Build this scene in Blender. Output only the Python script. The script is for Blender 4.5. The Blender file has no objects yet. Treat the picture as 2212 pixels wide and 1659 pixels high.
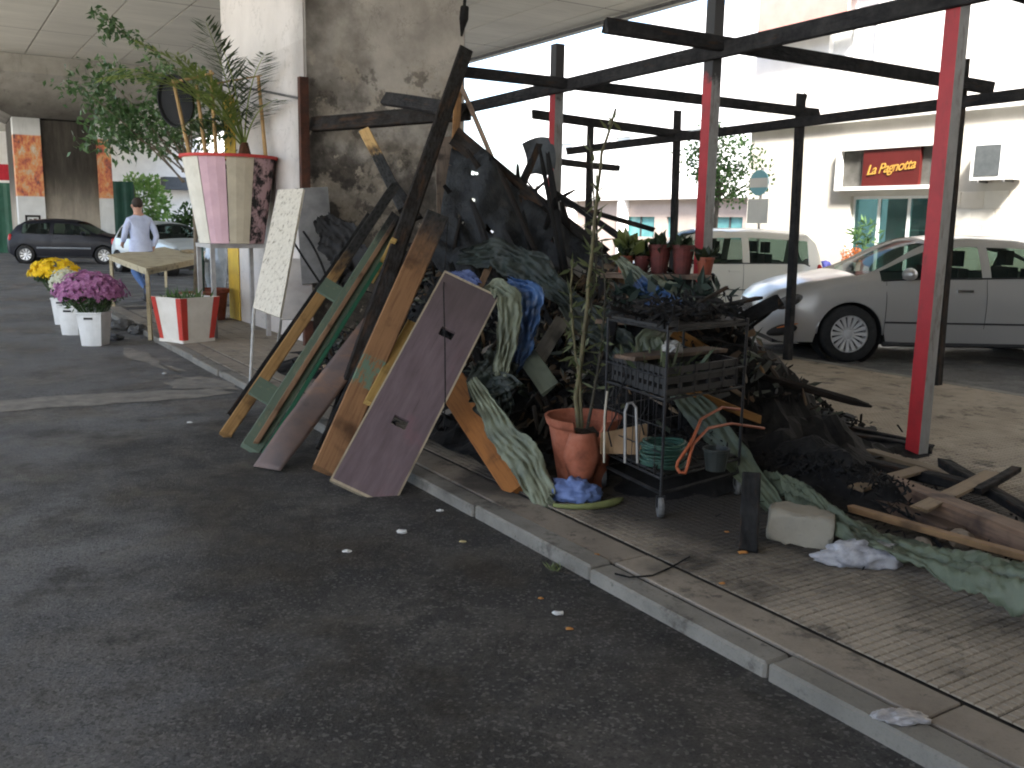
import bpy, bmesh, math, random
from mathutils import Vector, Matrix, noise, Quaternion
random.seed(7)
sc = bpy.context.scene
COL = sc.collection
# ------------------------------------------------------------------ camera
PW, PH, FPX = 2212.0, 1659.0, 2000.0            # photo frame used for measuring, focal length in its pixels
CAMH, PIT, ROL = 1.5, math.radians(9.8), math.radians(1.0)
cF = Vector((0, math.cos(PIT), -math.sin(PIT)))
_r, _u = Vector((1, 0, 0)), Vector((0, math.sin(PIT), math.cos(PIT)))
cR = _r * math.cos(ROL) + _u * math.sin(ROL)
cU = _u * math.cos(ROL) - _r * math.sin(ROL)
CAM = Vector((0, 0, CAMH))
cd = bpy.data.cameras.new('camera'); cam = bpy.data.objects.new('camera', cd); COL.objects.link(cam)
cd.sensor_width = 36; cd.lens = FPX * 36 / PW; cd.clip_end = 1000; cd.clip_start = 0.05
cam.matrix_world = Matrix(((cR.x, cU.x, -cF.x, 0), (cR.y, cU.y, -cF.y, 0), (cR.z, cU.z, -cF.z, CAMH), (0, 0, 0, 1)))
sc.camera = cam
# ------------------------------------------------------------------ street axes: u runs along the kerb, v across it
AZ = math.radians(32.2)
UA, VA = Vector((-math.sin(AZ), math.cos(AZ), 0)), Vector((math.cos(AZ), math.sin(AZ), 0))
ZA = Vector((0, 0, 1))
def P(u, v, z=0.0): return UA * u + VA * v + ZA * z
def ray(x, y): return cF + cR * ((x - PW / 2) / FPX) - cU * ((y - PH / 2) / FPX)
def D(x, y, d): return CAM + ray(x, y) * d
def G(x, y, z=0.0):
    r = ray(x, y); return CAM + r * ((z - CAMH) / r.z)
def FV(x, y, v):
    r = ray(x, y); return CAM + r * ((v - CAM.dot(VA)) / r.dot(VA))
def FU(x, y, u):
    r = ray(x, y); return CAM + r * ((u - CAM.dot(UA)) / r.dot(UA))
def uv(p): return p.dot(UA), p.dot(VA)
def depth(p): return (p - CAM).dot(cF)
# ------------------------------------------------------------------ light
SEL = math.radians(52)
sh = (-VA * math.cos(math.radians(60)) - UA * math.sin(math.radians(60))).normalized()
SUN = (sh * math.cos(SEL) + ZA * math.sin(SEL)).normalized()
w = bpy.data.worlds.new('World'); sc.world = w; w.use_nodes = True
nt = w.node_tree; bg = nt.nodes['Background']; sky = nt.nodes.new('ShaderNodeTexSky')
sky.sky_type = 'NISHITA'; sky.sun_disc = False; sky.sun_elevation = SEL
sky.sun_rotation = math.atan2(SUN.x, SUN.y); sky.air_density = 1.0; sky.dust_density = 3.0; sky.ozone_density = 1.0
nt.links.new(sky.outputs[0], bg.inputs[0]); bg.inputs[1].default_value = 0.15
ld = bpy.data.lights.new('sun', 'SUN'); sun = bpy.data.objects.new('sun', ld); COL.objects.link(sun)
ld.energy = 4.0; ld.angle = math.radians(10); ld.color = (1.0, 0.95, 0.87)
sun.rotation_euler = (-SUN).to_track_quat('-Z', 'Y').to_euler(); sun.location = (0, 0, 30)
sc.view_settings.view_transform = 'Standard'; sc.view_settings.look = 'None'
sc.view_settings.gamma = 1.0; sc.view_settings.use_curve_mapping = False
sc.view_settings.exposure = 2.55
sc.render.engine = 'CYCLES'; sc.cycles.use_denoising = True
sc.cycles.filter_width = 2.0; sc.cycles.max_bounces = 10; sc.cycles.diffuse_bounces = 6; sc.cycles.glossy_bounces = 4; sc.cycles.transparent_max_bounces = 12
# ------------------------------------------------------------------ materials
class NT:
    def __init__(s, name, rough=0.8, metal=0.0, spec=0.3):
        s.m = bpy.data.materials.new(name); s.m.use_nodes = True; s.t = s.m.node_tree
        s.b = s.t.nodes['Principled BSDF']
        s.b.inputs['Roughness'].default_value = rough; s.b.inputs['Metallic'].default_value = metal
        s.b.inputs['Specular IOR Level'].default_value = spec
        s.co = None
    def n(s, ty, props=None, **ins):
        k = s.t.nodes.new(ty)
        for a, b in (props or {}).items(): setattr(k, a, b)
        for a, b in ins.items():
            key = int(a[1:]) if a[0] == 'i' and a[1:].isdigit() else a
            s.put(k.inputs[key], b)
        return k
    def put(s, sock, val):
        if isinstance(val, bpy.types.NodeSocket): s.t.links.new(val, sock)
        else:
            if isinstance(val, (tuple, list)) and len(val) == 3 and sock.type == 'RGBA': val = (*val, 1)
            sock.default_value = val
    def obj(s):
        return s.n('ShaderNodeTexCoord').outputs['Object']
    def pos(s): return s.n('ShaderNodeNewGeometry').outputs['Position']
    def mapv(s, vec, scale=(1, 1, 1), rot=(0, 0, 0), loc=(0, 0, 0)):
        return s.n('ShaderNodeMapping', i0=vec, i1=loc, i2=rot, i3=scale).outputs[0]
    def noise(s, vec, scale=5, detail=4, rough=0.55):
        return s.n('ShaderNodeTexNoise', None, Vector=vec, Scale=scale, Detail=detail, Roughness=rough).outputs[0]
    def vor(s, vec, scale=5, feat='F1'):
        return s.n('ShaderNodeTexVoronoi', {'feature': feat}, Vector=vec, Scale=scale).outputs[0]
    def ramp(s, fac, stops):
        k = s.n('ShaderNodeValToRGB'); s.put(k.inputs[0], fac); e = k.color_ramp.elements
        while len(e) < len(stops): e.new(0.5)
        for q, (p, c) in zip(e, stops):
            q.position = p; q.color = (*c, 1) if isinstance(c, (tuple, list)) else (c, c, c, 1)
        return k.outputs[0]
    def math(s, op, a, b=0.0, c=0.0, clamp=False):
        return s.n('ShaderNodeMath', {'operation': op, 'use_clamp': clamp}, i0=a, i1=b, i2=c).outputs[0]
    def dot(s, a, b): return s.n('ShaderNodeVectorMath', {'operation': 'DOT_PRODUCT'}, i0=a, i1=tuple(b)).outputs['Value']
    def sep(s, v): return s.n('ShaderNodeSeparateXYZ', i0=v).outputs
    def mix(s, fac, a, b, blend='MIX'):
        k = s.n('ShaderNodeMix', {'data_type': 'RGBA', 'blend_type': blend})
        s.put(k.inputs[0], fac); s.put(k.inputs[6], a); s.put(k.inputs[7], b); return k.outputs[2]
    def col(s, c): s.put(s.b.inputs['Base Color'], c)
    def bump(s, h, strength=0.3, dist=0.01):
        s.put(s.b.inputs['Normal'], s.n('ShaderNodeBump', None, Height=h, Strength=strength, Distance=dist).outputs[0])
    def rough(s, r): s.put(s.b.inputs['Roughness'], r)
    def smooth(s, x, a, b):
        return s.n('ShaderNodeMapRange', {'interpolation_type': 'SMOOTHSTEP'}, Value=x, i1=a, i2=b).outputs[0]

MATS = {}
def rm(name, c1, c2=None, scale=6, rough=0.8, metal=0.0, bump=0.25, bs=40, spec=0.3, lo=0.35, hi=0.65):
    """plain surface: two tones mixed by noise, fine relief"""
    if name in MATS: return MATS[name]
    t = NT(name, rough, metal, spec); o = t.obj()
    c2 = c2 or tuple(x * 0.7 for x in c1)
    t.col(t.ramp(t.noise(o, scale, 5, 0.6), [(lo, c1), (hi, c2)]))
    if bump: t.bump(t.noise(o, bs, 4), bump, 0.004)
    MATS[name] = t.m; return t.m
def wood(name, c1, c2, char=None, paint=None, rough=0.75, gs=1.0, amount=0.5):
    """grain along local X; char = list of (x0, x1) ramps to black; paint = (colour, x0, x1)"""
    if name in MATS: return MATS[name]
    t = NT(name, rough); o = t.obj()
    g = t.noise(t.mapv(o, (1.5 * gs, 26 * gs, 26 * gs)), 2.2, 6, 0.65)
    blot = t.noise(o, 5, 3)
    c = t.ramp(g, [(0.3, c2), (0.5, c1), (0.72, tuple(min(1, x * 1.12) for x in c1))])
    c = t.mix(t.smooth(blot, 0.5, 0.75), c, tuple(x * 0.5 for x in c2))
    x = t.sep(o)[0]
    if paint:
        pc, x0, x1, dens = paint
        band = t.math('MULTIPLY', t.smooth(x, x0 - .01, x0 + .01), t.math('SUBTRACT', 1.0, t.smooth(x, x1 - .01, x1 + .01)))
        pm = t.math('MULTIPLY', band, t.smooth(t.noise(t.mapv(o, (5, 14, 14)), 3, 5, .7), 1 - dens - .08, 1 - dens + .04))
        c = t.mix(pm, c, pc)
    for (x0, x1) in (char or []):
        f = t.math('ADD', x, t.math('MULTIPLY', t.math('SUBTRACT', t.noise(t.mapv(o, (3, 9, 9)), 2.5, 5, .7), 0.5), 0.55))
        c = t.mix(t.smooth(f, x0, x1), c, t.ramp(t.vor(t.mapv(o, (20, 45, 45)), 1.0), [(0.1, 0.006), (0.7, 0.028)]))
    t.col(c); t.bump(g, 0.5, 0.004); MATS[name] = t.m; return t.m
def charred(name='charred_wood', tint=(0.008, 0.0078, 0.0078), hi=0.026, brown=0.2):
    if name in MATS: return MATS[name]
    t = NT(name, 0.88, 0, 0.12); o = t.obj()
    v = t.vor(t.mapv(o, (14, 40, 40)), 1.0)
    c = t.ramp(t.noise(o, 9, 5, .7), [(0.35, tint), (0.75, (hi, hi * .97, hi * .95))])
    c = t.mix(t.smooth(t.noise(t.mapv(o, (2, 10, 10)), 1.7, 4, .6), 0.62 - brown * .2, 0.8), c, (0.06, 0.034, 0.02))
    t.col(c); t.bump(v, 0.8, 0.008); MATS[name] = t.m; return t.m
def cloth(name, c1, c2, rough=0.6, scale=4, sheen=0.0):
    if name in MATS: return MATS[name]
    t = NT(name, rough, 0, 0.4); o = t.obj()
    t.col(t.ramp(t.noise(o, scale, 5, .65), [(0.32, c2), (0.6, c1)]))
    t.bump(t.noise(o, 22, 4), 0.5, 0.012); MATS[name] = t.m; return t.m
def leafm(name, c1, c2, rough=0.5):
    if name in MATS: return MATS[name]
    t = NT(name, rough, 0, 0.4)
    r = t.n('ShaderNodeNewGeometry').outputs['Random Per Island']
    t.col(t.ramp(r, [(0.0, c1), (1.0, c2)])); t.b.inputs['Subsurface Weight'].default_value = 0.0
    tr = t.n('ShaderNodeBsdfTranslucent', i0=t.ramp(r, [(0, tuple(x * 1.5 for x in c1)), (1, tuple(x * 1.4 for x in c2))]))
    ms = t.n('ShaderNodeMixShader', i0=0.3, i1=t.b.outputs[0], i2=tr.outputs[0])
    t.t.links.new(ms.outputs[0], t.t.nodes['Material Output'].inputs[0])
    MATS[name] = t.m; return t.m
def glassm(name, tint=(0.5, 0.62, 0.6), alpha=0.45, rough=0.03):
    if name in MATS: return MATS[name]
    t = NT(name, rough, 0, 0.5); t.col(tuple(x * 0.06 for x in tint))
    tr = t.n('ShaderNodeBsdfTransparent', i0=(*tint, 1))
    ms = t.n('ShaderNodeMixShader', i0=alpha, i1=tr.outputs[0], i2=t.b.outputs[0])
    t.t.links.new(ms.outputs[0], t.t.nodes['Material Output'].inputs[0])
    MATS[name] = t.m; return t.m
# ------------------------------------------------------------------ mesh building
def tag(o, label=None, cat=None, group=None, kind=None):
    if label: o['label'] = label
    if cat: o['category'] = cat
    if group: o['group'] = group
    if kind: o['kind'] = kind
    return o
def empty(name, loc, label, cat, group=None, rz=0.0):
    o = bpy.data.objects.new(name, None); COL.objects.link(o); o.location = loc; o.rotation_euler = (0, 0, rz)
    o.empty_display_size = 0.1
    return tag(o, label, cat, group)
class MB:
    def __init__(s): s.v = []; s.f = []; s.mi = []
    def quadlist(s, vs, fs, mi=0):
        b = len(s.v); s.v += [Vector(q) for q in vs]; s.f += [tuple(b + i for i in q) for q in fs]; s.mi += [mi] * len(fs); return s
    def box(s, c, ax, ay, az, mi=0):
        """centre and three half-extent vectors"""
        c = Vector(c); vs = [c + ax * i + ay * j + az * k for i in (-1, 1) for j in (-1, 1) for k in (-1, 1)]
        return s.quadlist(vs, [(0, 1, 3, 2), (4, 6, 7, 5), (0, 4, 5, 1), (2, 3, 7, 6), (0, 2, 6, 4), (1, 5, 7, 3)], mi)
    def ub(s, u0, u1, v0, v1, z0, z1, mi=0):
        return s.box(P((u0 + u1) / 2, (v0 + v1) / 2, (z0 + z1) / 2), UA * ((u1 - u0) / 2), VA * ((v1 - v0) / 2), ZA * ((z1 - z0) / 2), mi)
    def xb(s, x0, x1, y0, y1, z0, z1, mi=0):
        return s.box(((x0 + x1) / 2, (y0 + y1) / 2, (z0 + z1) / 2), Vector(((x1 - x0) / 2, 0, 0)), Vector((0, (y1 - y0) / 2, 0)), Vector((0, 0, (z1 - z0) / 2)), mi)
    def tube(s, pts, r, n=6, mi=0, cap=True):
        pts = [Vector(p) for p in pts]; m = len(pts)
        rr = r if isinstance(r, (list, tuple)) else [r] * m
        b = len(s.v); ref = None
        for i, p in enumerate(pts):
            t = (pts[min(i + 1, m - 1)] - pts[max(i - 1, 0)]).normalized()
            if ref is None: ref = t.orthogonal().normalized()
            ref = (ref - t * ref.dot(t)); ref = ref.normalized() if ref.length > 1e-6 else t.orthogonal().normalized()
            o = t.cross(ref)
            for k in range(n):
                a = 2 * math.pi * k / n; s.v.append(p + (ref * math.cos(a) + o * math.sin(a)) * rr[i])
        for i in range(m - 1):
            for k in range(n):
                s.f.append((b + i * n + k, b + i * n + (k + 1) % n, b + (i + 1) * n + (k + 1) % n, b + (i + 1) * n + k)); s.mi.append(mi)
        if cap:
            s.f.append(tuple(b + k for k in reversed(range(n)))); s.f.append(tuple(b + (m - 1) * n + k for k in range(n))); s.mi += [mi, mi]
        return s
    def lathe(s, prof, c=(0, 0, 0), n=20, ax=None, mi=0, a0=0.0):
        """prof: (radius, height) rings around axis ax through c"""
        c = Vector(c); az = Vector(ax).normalized() if ax else ZA; x = az.orthogonal().normalized() if ax else Vector((1, 0, 0)); y = az.cross(x)
        b = len(s.v)
        for r, h in prof:
            for k in range(n):
                a = a0 + 2 * math.pi * k / n; s.v.append(c + az * h + (x * math.cos(a) + y * math.sin(a)) * max(r, 1e-4))
        for i in range(len(prof) - 1):
            for k in range(n):
                s.f.append((b + i * n + k, b + i * n + (k + 1) % n, b + (i + 1) * n + (k + 1) % n, b + (i + 1) * n + k)); s.mi.append(mi)
        return s
    def grid(s, fn, nu, nv, skip=None, mi=0):
        b = len(s.v)
        for i in range(nu + 1):
            for j in range(nv + 1): s.v.append(Vector(fn(i / nu, j / nv)))
        for i in range(nu):
            for j in range(nv):
                if skip and skip(i, j): continue
                a = b + i * (nv + 1) + j; s.f.append((a, a + nv + 1, a + nv + 2, a + 1)); s.mi.append(mi)
        return s
    def slab(s, o, ax, ay, an, xs, ys, holes, t, mi=0):
        """plate in the plane (ax, ay) with rectangular openings, thickness t along an; holes are index pairs"""
        o = Vector(o); H = set(holes); nx, ny = len(xs) - 1, len(ys) - 1
        q = lambda i, j, k: o + ax * xs[i] + ay * ys[j] + an * (t * k)
        sol = lambda i, j: 0 <= i < nx and 0 <= j < ny and (i, j) not in H
        for i in range(nx):
            for j in range(ny):
                if not sol(i, j): continue
                s.quadlist([q(i, j, 1), q(i + 1, j, 1), q(i + 1, j + 1, 1), q(i, j + 1, 1)], [(0, 1, 2, 3)], mi)
                s.quadlist([q(i, j, 0), q(i, j + 1, 0), q(i + 1, j + 1, 0), q(i + 1, j, 0)], [(0, 1, 2, 3)], mi)
                for (di, dj, e) in ((-1, 0, ((i, j), (i, j + 1))), (1, 0, ((i + 1, j + 1), (i + 1, j))), (0, -1, ((i + 1, j), (i, j))), (0, 1, ((i, j + 1), (i + 1, j + 1)))):
                    if not sol(i + di, j + dj):
                        (a, b2), (c, d) = e; s.quadlist([q(a, b2, 0), q(a, b2, 1), q(c, d, 1), q(c, d, 0)], [(0, 1, 2, 3)], mi)
        return s
    def leaf(s, p, d, nrm, L, w, mi=0, fold=0.0):
        d = Vector(d).normalized(); nrm = Vector(nrm); sd = d.cross(nrm)
        sd = sd.normalized() if sd.length > 1e-5 else d.orthogonal().normalized()
        up = sd.cross(d)
        return s.quadlist([p, p + d * L * .45 + sd * w + up * fold, p + d * L, p + d * L * .45 - sd * w + up * fold], [(0, 1, 2, 3)], mi)
    def shard(s, c, L, w, t):
        """irregular splinter: bent, tapering, five-sided"""
        d = rdir(); e = d.orthogonal().normalized(); f = d.cross(e); b = len(s.v); c = Vector(c); k2 = rnd(.2, .9)
        for (x, k) in ((-L, rnd(.4, 1)), (rnd(-.3, .3) * L, 1.0), (L, k2)):
            for a in (0, 1.3, 2.4, 3.7, 5.0): s.v.append(c + d * (x + rnd(-.2, .2) * L) + e * (math.cos(a) * w * k * rnd(.7, 1.2)) + f * (math.sin(a) * t * k * rnd(.7, 1.2)))
        for i in range(2):
            for j in range(5): s.f.append((b + i * 5 + j, b + i * 5 + (j + 1) % 5, b + i * 5 + 5 + (j + 1) % 5, b + i * 5 + 5 + j)); s.mi.append(0)
        s.f.append((b + 4, b + 3, b + 2, b + 1, b)); s.f.append((b + 10, b + 11, b + 12, b + 13, b + 14)); s.mi += [0, 0]; return s
    def blob(s, c, r, sub=2, amp=0.25, fr=2.5, seed=0.0, mi=0, flat=None):
        bm = bmesh.new(); bmesh.ops.create_icosphere(bm, subdivisions=sub, radius=1.0); c = Vector(c)
        r = Vector(r) if not isinstance(r, (int, float)) else Vector((r, r, r)); b = len(s.v)
        for q in bm.verts:
            k = 1 + amp * noise.noise(q.co * fr + Vector((seed, seed * 1.7, 3.1))) + amp * .5 * noise.noise(q.co * fr * 2.3 + Vector((seed, 1, 2)))
            s.v.append(c + Vector((q.co.x * r.x * k, q.co.y * r.y * k, q.co.z * r.z * k)))
        for fc in bm.faces: s.f.append(tuple(b + q.index for q in fc.verts)); s.mi.append(mi)
        bm.free(); return s
    def build(s, name, mat, parent=None, origin=None, smooth=False, rot=None, local=False):
        """vertices are in world space unless local; origin becomes the object origin"""
        me = bpy.data.meshes.new(name)
        if origin is None:
            origin = Vector((0, 0, 0)) if (local or not s.v) else sum(s.v, Vector()) / len(s.v)
            if not local: origin = Vector((origin.x, origin.y, min(q.z for q in s.v)))
        origin = Vector(origin); vs = s.v
        if not local:
            if rot is not None:
                ir = rot.inverted(); vs = [ir @ (q - origin) for q in vs]
            else: vs = [q - origin for q in vs]
        me.from_pydata([tuple(q) for q in vs], [], s.f)
        mats = mat if isinstance(mat, (list, tuple)) else [mat]
        for m in mats: me.materials.append(m)
        if len(mats) > 1: me.polygons.foreach_set('material_index', s.mi)
        if smooth: me.polygons.foreach_set('use_smooth', [True] * len(me.polygons))
        me.update()
        o = bpy.data.objects.new(name, me); COL.objects.link(o)
        mw = Matrix.Translation(origin) @ (rot.to_4x4() if rot is not None else Matrix())
        if local: mw = Matrix.Translation(origin)
        if parent is not None:
            o.parent = parent
            if not local:
                o.matrix_basis = world_of(parent).inverted() @ mw
            else: o.matrix_basis = mw
        else: o.matrix_basis = mw
        return o
def world_of(o):
    m = o.matrix_basis.copy()
    while o.parent is not None:
        o = o.parent; m = o.matrix_basis @ m
    return m
def frame(xdir, ndir):
    """rotation whose local x is xdir and local z is as near to ndir as can be"""
    x = Vector(xdir).normalized(); n = Vector(ndir); y = n.cross(x)
    y = y.normalized() if y.length > 1e-5 else x.orthogonal().normalized()
    z = x.cross(y); return Matrix((x, y, z)).transposed()
def auto_smooth(o, ang=35):
    bm = bmesh.new(); bm.from_mesh(o.data); bmesh.ops.remove_doubles(bm, verts=bm.verts, dist=1e-5)
    bmesh.ops.recalc_face_normals(bm, faces=bm.faces)
    for e in bm.edges:
        if len(e.link_faces) == 2 and e.calc_face_angle(0) > math.radians(ang): e.smooth = False
    for f in bm.faces: f.smooth = True
    bm.to_mesh(o.data); bm.free(); return o
def plank(name, p0, p1, w, t, mat, ndir=None, parent=None, jag=0.0, warp=0.0, seg=8, taper=1.0, seed=None, bevel=True):
    """board from p0 to p1: width w, thickness t, worn edges; local x runs along it from 0"""
    p0, p1 = Vector(p0), Vector(p1); L = (p1 - p0).length
    R = frame(p1 - p0, ndir if ndir is not None else (CAM - (p0 + p1) / 2))
    rs = random.Random(seed if seed is not None else int(L * 1e5))
    m = MB(); b = min(t, w) * .12 if bevel else 0
    ring = [(-w / 2 + b, -t / 2), (w / 2 - b, -t / 2), (w / 2, -t / 2 + b), (w / 2, t / 2 - b), (w / 2 - b, t / 2), (-w / 2 + b, t / 2), (-w / 2, t / 2 - b), (-w / 2, -t / 2 + b)]
    n = 8; ph = rs.random() * 9
    for i in range(seg + 1):
        f = i / seg; k = 1 + (taper - 1) * f
        for j, (a, c) in enumerate(ring):
            x = L * f
            if jag and i in (0, seg): x += (rs.random() - .5) * jag
            ja = 1 + (jag * .35 * (rs.random() - .5) if jag else 0)
            m.v.append(Vector((x, a * k * ja + warp * math.sin(f * 3.1 + ph) , c * k * ja + warp * .6 * math.sin(f * 2.3 + ph * 2))))
    for i in range(seg):
        for j in range(n):
            m.f.append((i * n + j, (i + 1) * n + j, (i + 1) * n + (j + 1) % n, i * n + (j + 1) % n)); m.mi.append(0)
    m.f.append(tuple(range(n))); m.f.append(tuple(seg * n + j for j in reversed(range(n)))); m.mi += [0, 0]
    o = m.build(name, mat, None, local=True)
    mw = Matrix.Translation(p0) @ R.to_4x4()
    if parent is not None: o.parent = parent; o.matrix_basis = world_of(parent).inverted() @ mw
    else: o.matrix_basis = mw
    return o
def bez(a, b, c, n=8): return [Vector(a) * (1 - t) ** 2 + Vector(b) * 2 * t * (1 - t) + Vector(c) * t * t for t in [i / n for i in range(n + 1)]]
def rnd(a, b): return random.uniform(a, b)
def rdir():
    while True:
        q = Vector((rnd(-1, 1), rnd(-1, 1), rnd(-1, 1)))
        if .05 < q.length < 1: return q.normalized()
# ================================================================== THE SETTING
KZ = 0.06                                        # height of the paved island above the road
PILE_U, PILE_V = 5.6, 3.6
def soot_mask(t, pos, cu, cv, ru, rv, lo, hi, ns=0.9, amp=0.8):
    a = t.math('DIVIDE', t.math('SUBTRACT', t.dot(pos, UA), cu), ru)
    b = t.math('DIVIDE', t.math('SUBTRACT', t.dot(pos, VA), cv), rv)
    r = t.math('SQRT', t.math('ADD', t.math('MULTIPLY', a, a), t.math('MULTIPLY', b, b)))
    nz = t.math('MULTIPLY', t.math('SUBTRACT', t.noise(pos, ns, 6, .62), .5), amp * 2)
    return t.math('SUBTRACT', 1.0, t.smooth(t.math('ADD', r, nz), lo, hi))
def asphalt(name):
    t = NT(name, 0.85, 0, 0.35); p = t.pos()
    ag = t.vor(p, 75); fine = t.noise(p, 160, 3, .7); big = t.noise(p, 0.55, 6, .62)
    base = t.ramp(fine, [(0.3, (0.040, 0.040, 0.041)), (0.55, (0.085, 0.085, 0.085)), (0.75, (0.17, 0.17, 0.165))])
    c = t.mix(t.smooth(big, .40, .62), base, (0.15, 0.15, 0.148))
    c = t.mix(0.45, c, base, 'MIX')
    s = soot_mask(t, p, 3.9, 2.7, 4.8, 2.9, 0.5, 1.15, 0.9, 1.25)
    dark = t.ramp(fine, [(0.3, (0.009, 0.0082, 0.0075)), (0.6, (0.026, 0.0235, 0.021)), (0.78, (0.08, 0.073, 0.065))])
    c = t.mix(t.math('MULTIPLY', s, .93), c, dark)
    # washed-out drier patches
    c = t.mix(t.math('MULTIPLY', t.smooth(t.noise(p, 1.15, 7, .72), .47, .62), .6), c, (0.10, 0.092, 0.08))
    cell = t.n('ShaderNodeTexVoronoi', {'feature': 'F1'}, Vector=p, Scale=95.0); cv_ = t.sep(cell.outputs['Color'])[0]
    c = t.mix(t.math('MULTIPLY', t.smooth(cv_, .80, .97), .32), c, (0.20, 0.19, 0.175)); c = t.mix(t.math('MULTIPLY', t.smooth(cv_, .35, .0), .5), c, (0.012, 0.011, 0.0105))
    c = t.mix(t.math('MULTIPLY', t.smooth(t.noise(p, 2.3, 7, .75), .52, .66), .6), c, (0.009, 0.0085, 0.008))
    t.col(c); crk = t.math('MULTIPLY', t.smooth(t.math('ABSOLUTE', t.math('SUBTRACT', t.noise(p, .9, 8, .6), .5)), .004, .0005), t.smooth(t.noise(p, .35, 3), .5, .6))
    t.col(t.mix(t.math('MULTIPLY', crk, .7), c, (0.008, 0.008, 0.008))); t.rough(t.ramp(t.noise(p, 1.1, 6, .7), [(.40, .45), (.55, .92)]))
    t.bump(t.math('ADD', t.math('MULTIPLY', ag, .6), fine), .55, .006); return t.m
M_ASPH = asphalt('asphalt')
g = MB().quadlist([(-300, -200, 0), (300, -200, 0), (300, 300, 0), (-300, 300, 0)], [(0, 1, 2, 3)]).build('ground', M_ASPH, origin=(0, 0, 0)); tag(g, kind='structure')
def pave(name, c1, c2, bumpy=.3):
    t = NT(name, 0.85, 0, 0.3); p = t.pos()
    rnd_ = t.n('ShaderNodeObjectInfo').outputs['Random']
    n1 = t.noise(p, 3.2, 6, .65); fine = t.noise(p, 90, 3, .7)
    c = t.ramp(n1, [(.3, c2), (.55, c1), (.75, tuple(x * 1.15 for x in c1))])
    c = t.mix(t.math('MULTIPLY', rnd_, .35), c, c2)
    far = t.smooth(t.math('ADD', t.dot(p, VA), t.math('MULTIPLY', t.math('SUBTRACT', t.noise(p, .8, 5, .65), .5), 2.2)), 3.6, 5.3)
    c = t.mix(t.math('MULTIPLY', t.math('SUBTRACT', 1.0, far), .38), c, (.10, .086, .068))  # near paving darkened in colour, imitating light that falls off towards the camera
    c = t.mix(t.math('MULTIPLY', t.smooth(fine, .5, .8), .4), c, tuple(x * .45 for x in c2))
    s = soot_mask(t, p, 4.3, 3.95, 3.0, 1.6, 0.62, 1.02, 1.7, 0.70)
    c = t.mix(t.math('MULTIPLY', s, .9), c, t.ramp(fine, [(.3, (.008, .0075, .007)), (.7, (.03, .027, .024))]))
    spots = t.smooth(t.noise(p, 3.4, 6, .74), .53, .66)
    c = t.mix(t.math('MULTIPLY', spots, .72), c, (.045, .039, .032)); c = t.mix(t.math('MULTIPLY', t.smooth(t.noise(p, 9.0, 4, .7), .62, .70), .6), c, (.025, .022, .019))
    t.col(c); t.bump(fine, bumpy, .004); return t.m
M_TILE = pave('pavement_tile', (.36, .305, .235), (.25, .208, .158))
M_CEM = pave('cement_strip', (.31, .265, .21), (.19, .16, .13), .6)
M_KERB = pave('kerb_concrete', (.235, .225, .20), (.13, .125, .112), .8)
M_GROOVE = rm('groove_dirt', (.018, .016, .014), (.035, .03, .026), 12)
isl = MB().ub(-3, 16.2, 2.425, 8.2, -.05, KZ - .012).build('pavement', M_GROOVE); tag(isl, kind='structure')
# cement slabs between kerb and tiles
U0 = -3.0
def shared(name, me_src, loc, parent, basis_of=None):
    o = bpy.data.objects.new(name, me_src); COL.objects.link(o); o.parent = parent
    o.matrix_basis = world_of(parent).inverted() @ (Matrix.Translation(loc) @ ROTU); return o
ROTU = Matrix((UA, VA, ZA)).transposed().to_4x4()
def local_box(name, lx, ly, z0, z1, mat, bev=.006, wob=0.0):
    bm = bmesh.new(); bmesh.ops.create_cube(bm, size=1.0)
    for q in bm.verts: q.co = Vector((q.co.x * lx, q.co.y * ly, z0 + (q.co.z + .5) * (z1 - z0)))
    if bev: bmesh.ops.bevel(bm, geom=[e for e in bm.edges], offset=bev, segments=1, affect='EDGES')
    me = bpy.data.meshes.new(name); bm.to_mesh(me); bm.free(); me.materials.append(mat); return me
kerb = tag(MB().ub(-3, 16.2, 2.33, 2.40, -.05, KZ - .02).build('kerb', M_GROOVE), kind='structure')
ks = local_box('kerb_stone', .990, .122, -.04, KZ + .004, M_KERB, .010)
for i in range(19): shared('kerb_stone', ks, P(U0 + .5 + i * 1.0, 2.362 + rnd(-.011, .011), rnd(-.007, .005)), kerb)
kb = tag(MB().ub(-3, 16.2, 8.22, 8.28, -.05, KZ - .02).build('back_kerb', M_GROOVE), kind='structure')
for i in range(19): shared('kerb_stone', ks, P(U0 + .5 + i * 1.0, 8.262, rnd(-.004, .004)), kb)
ke = tag(MB().ub(16.25, 16.32, 2.3, 8.3, -.05, KZ - .02).build('end_kerb', M_GROOVE), kind='structure')
ks2 = local_box('kerb_stone_across', .122, .98, -.04, KZ + .004, M_KERB, .014)
for i in range(6): shared('kerb_stone', ks2, P(16.262, 2.8 + i * 1.0, 0), ke)
cs = local_box('cement_slab', 1.492, .185, -.03, KZ, M_CEM, .004)
for i in range(13): shared('cement_slab', cs, P(U0 + .75 + i * 1.5, 2.522, rnd(-.002, .002)), isl)
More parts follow.
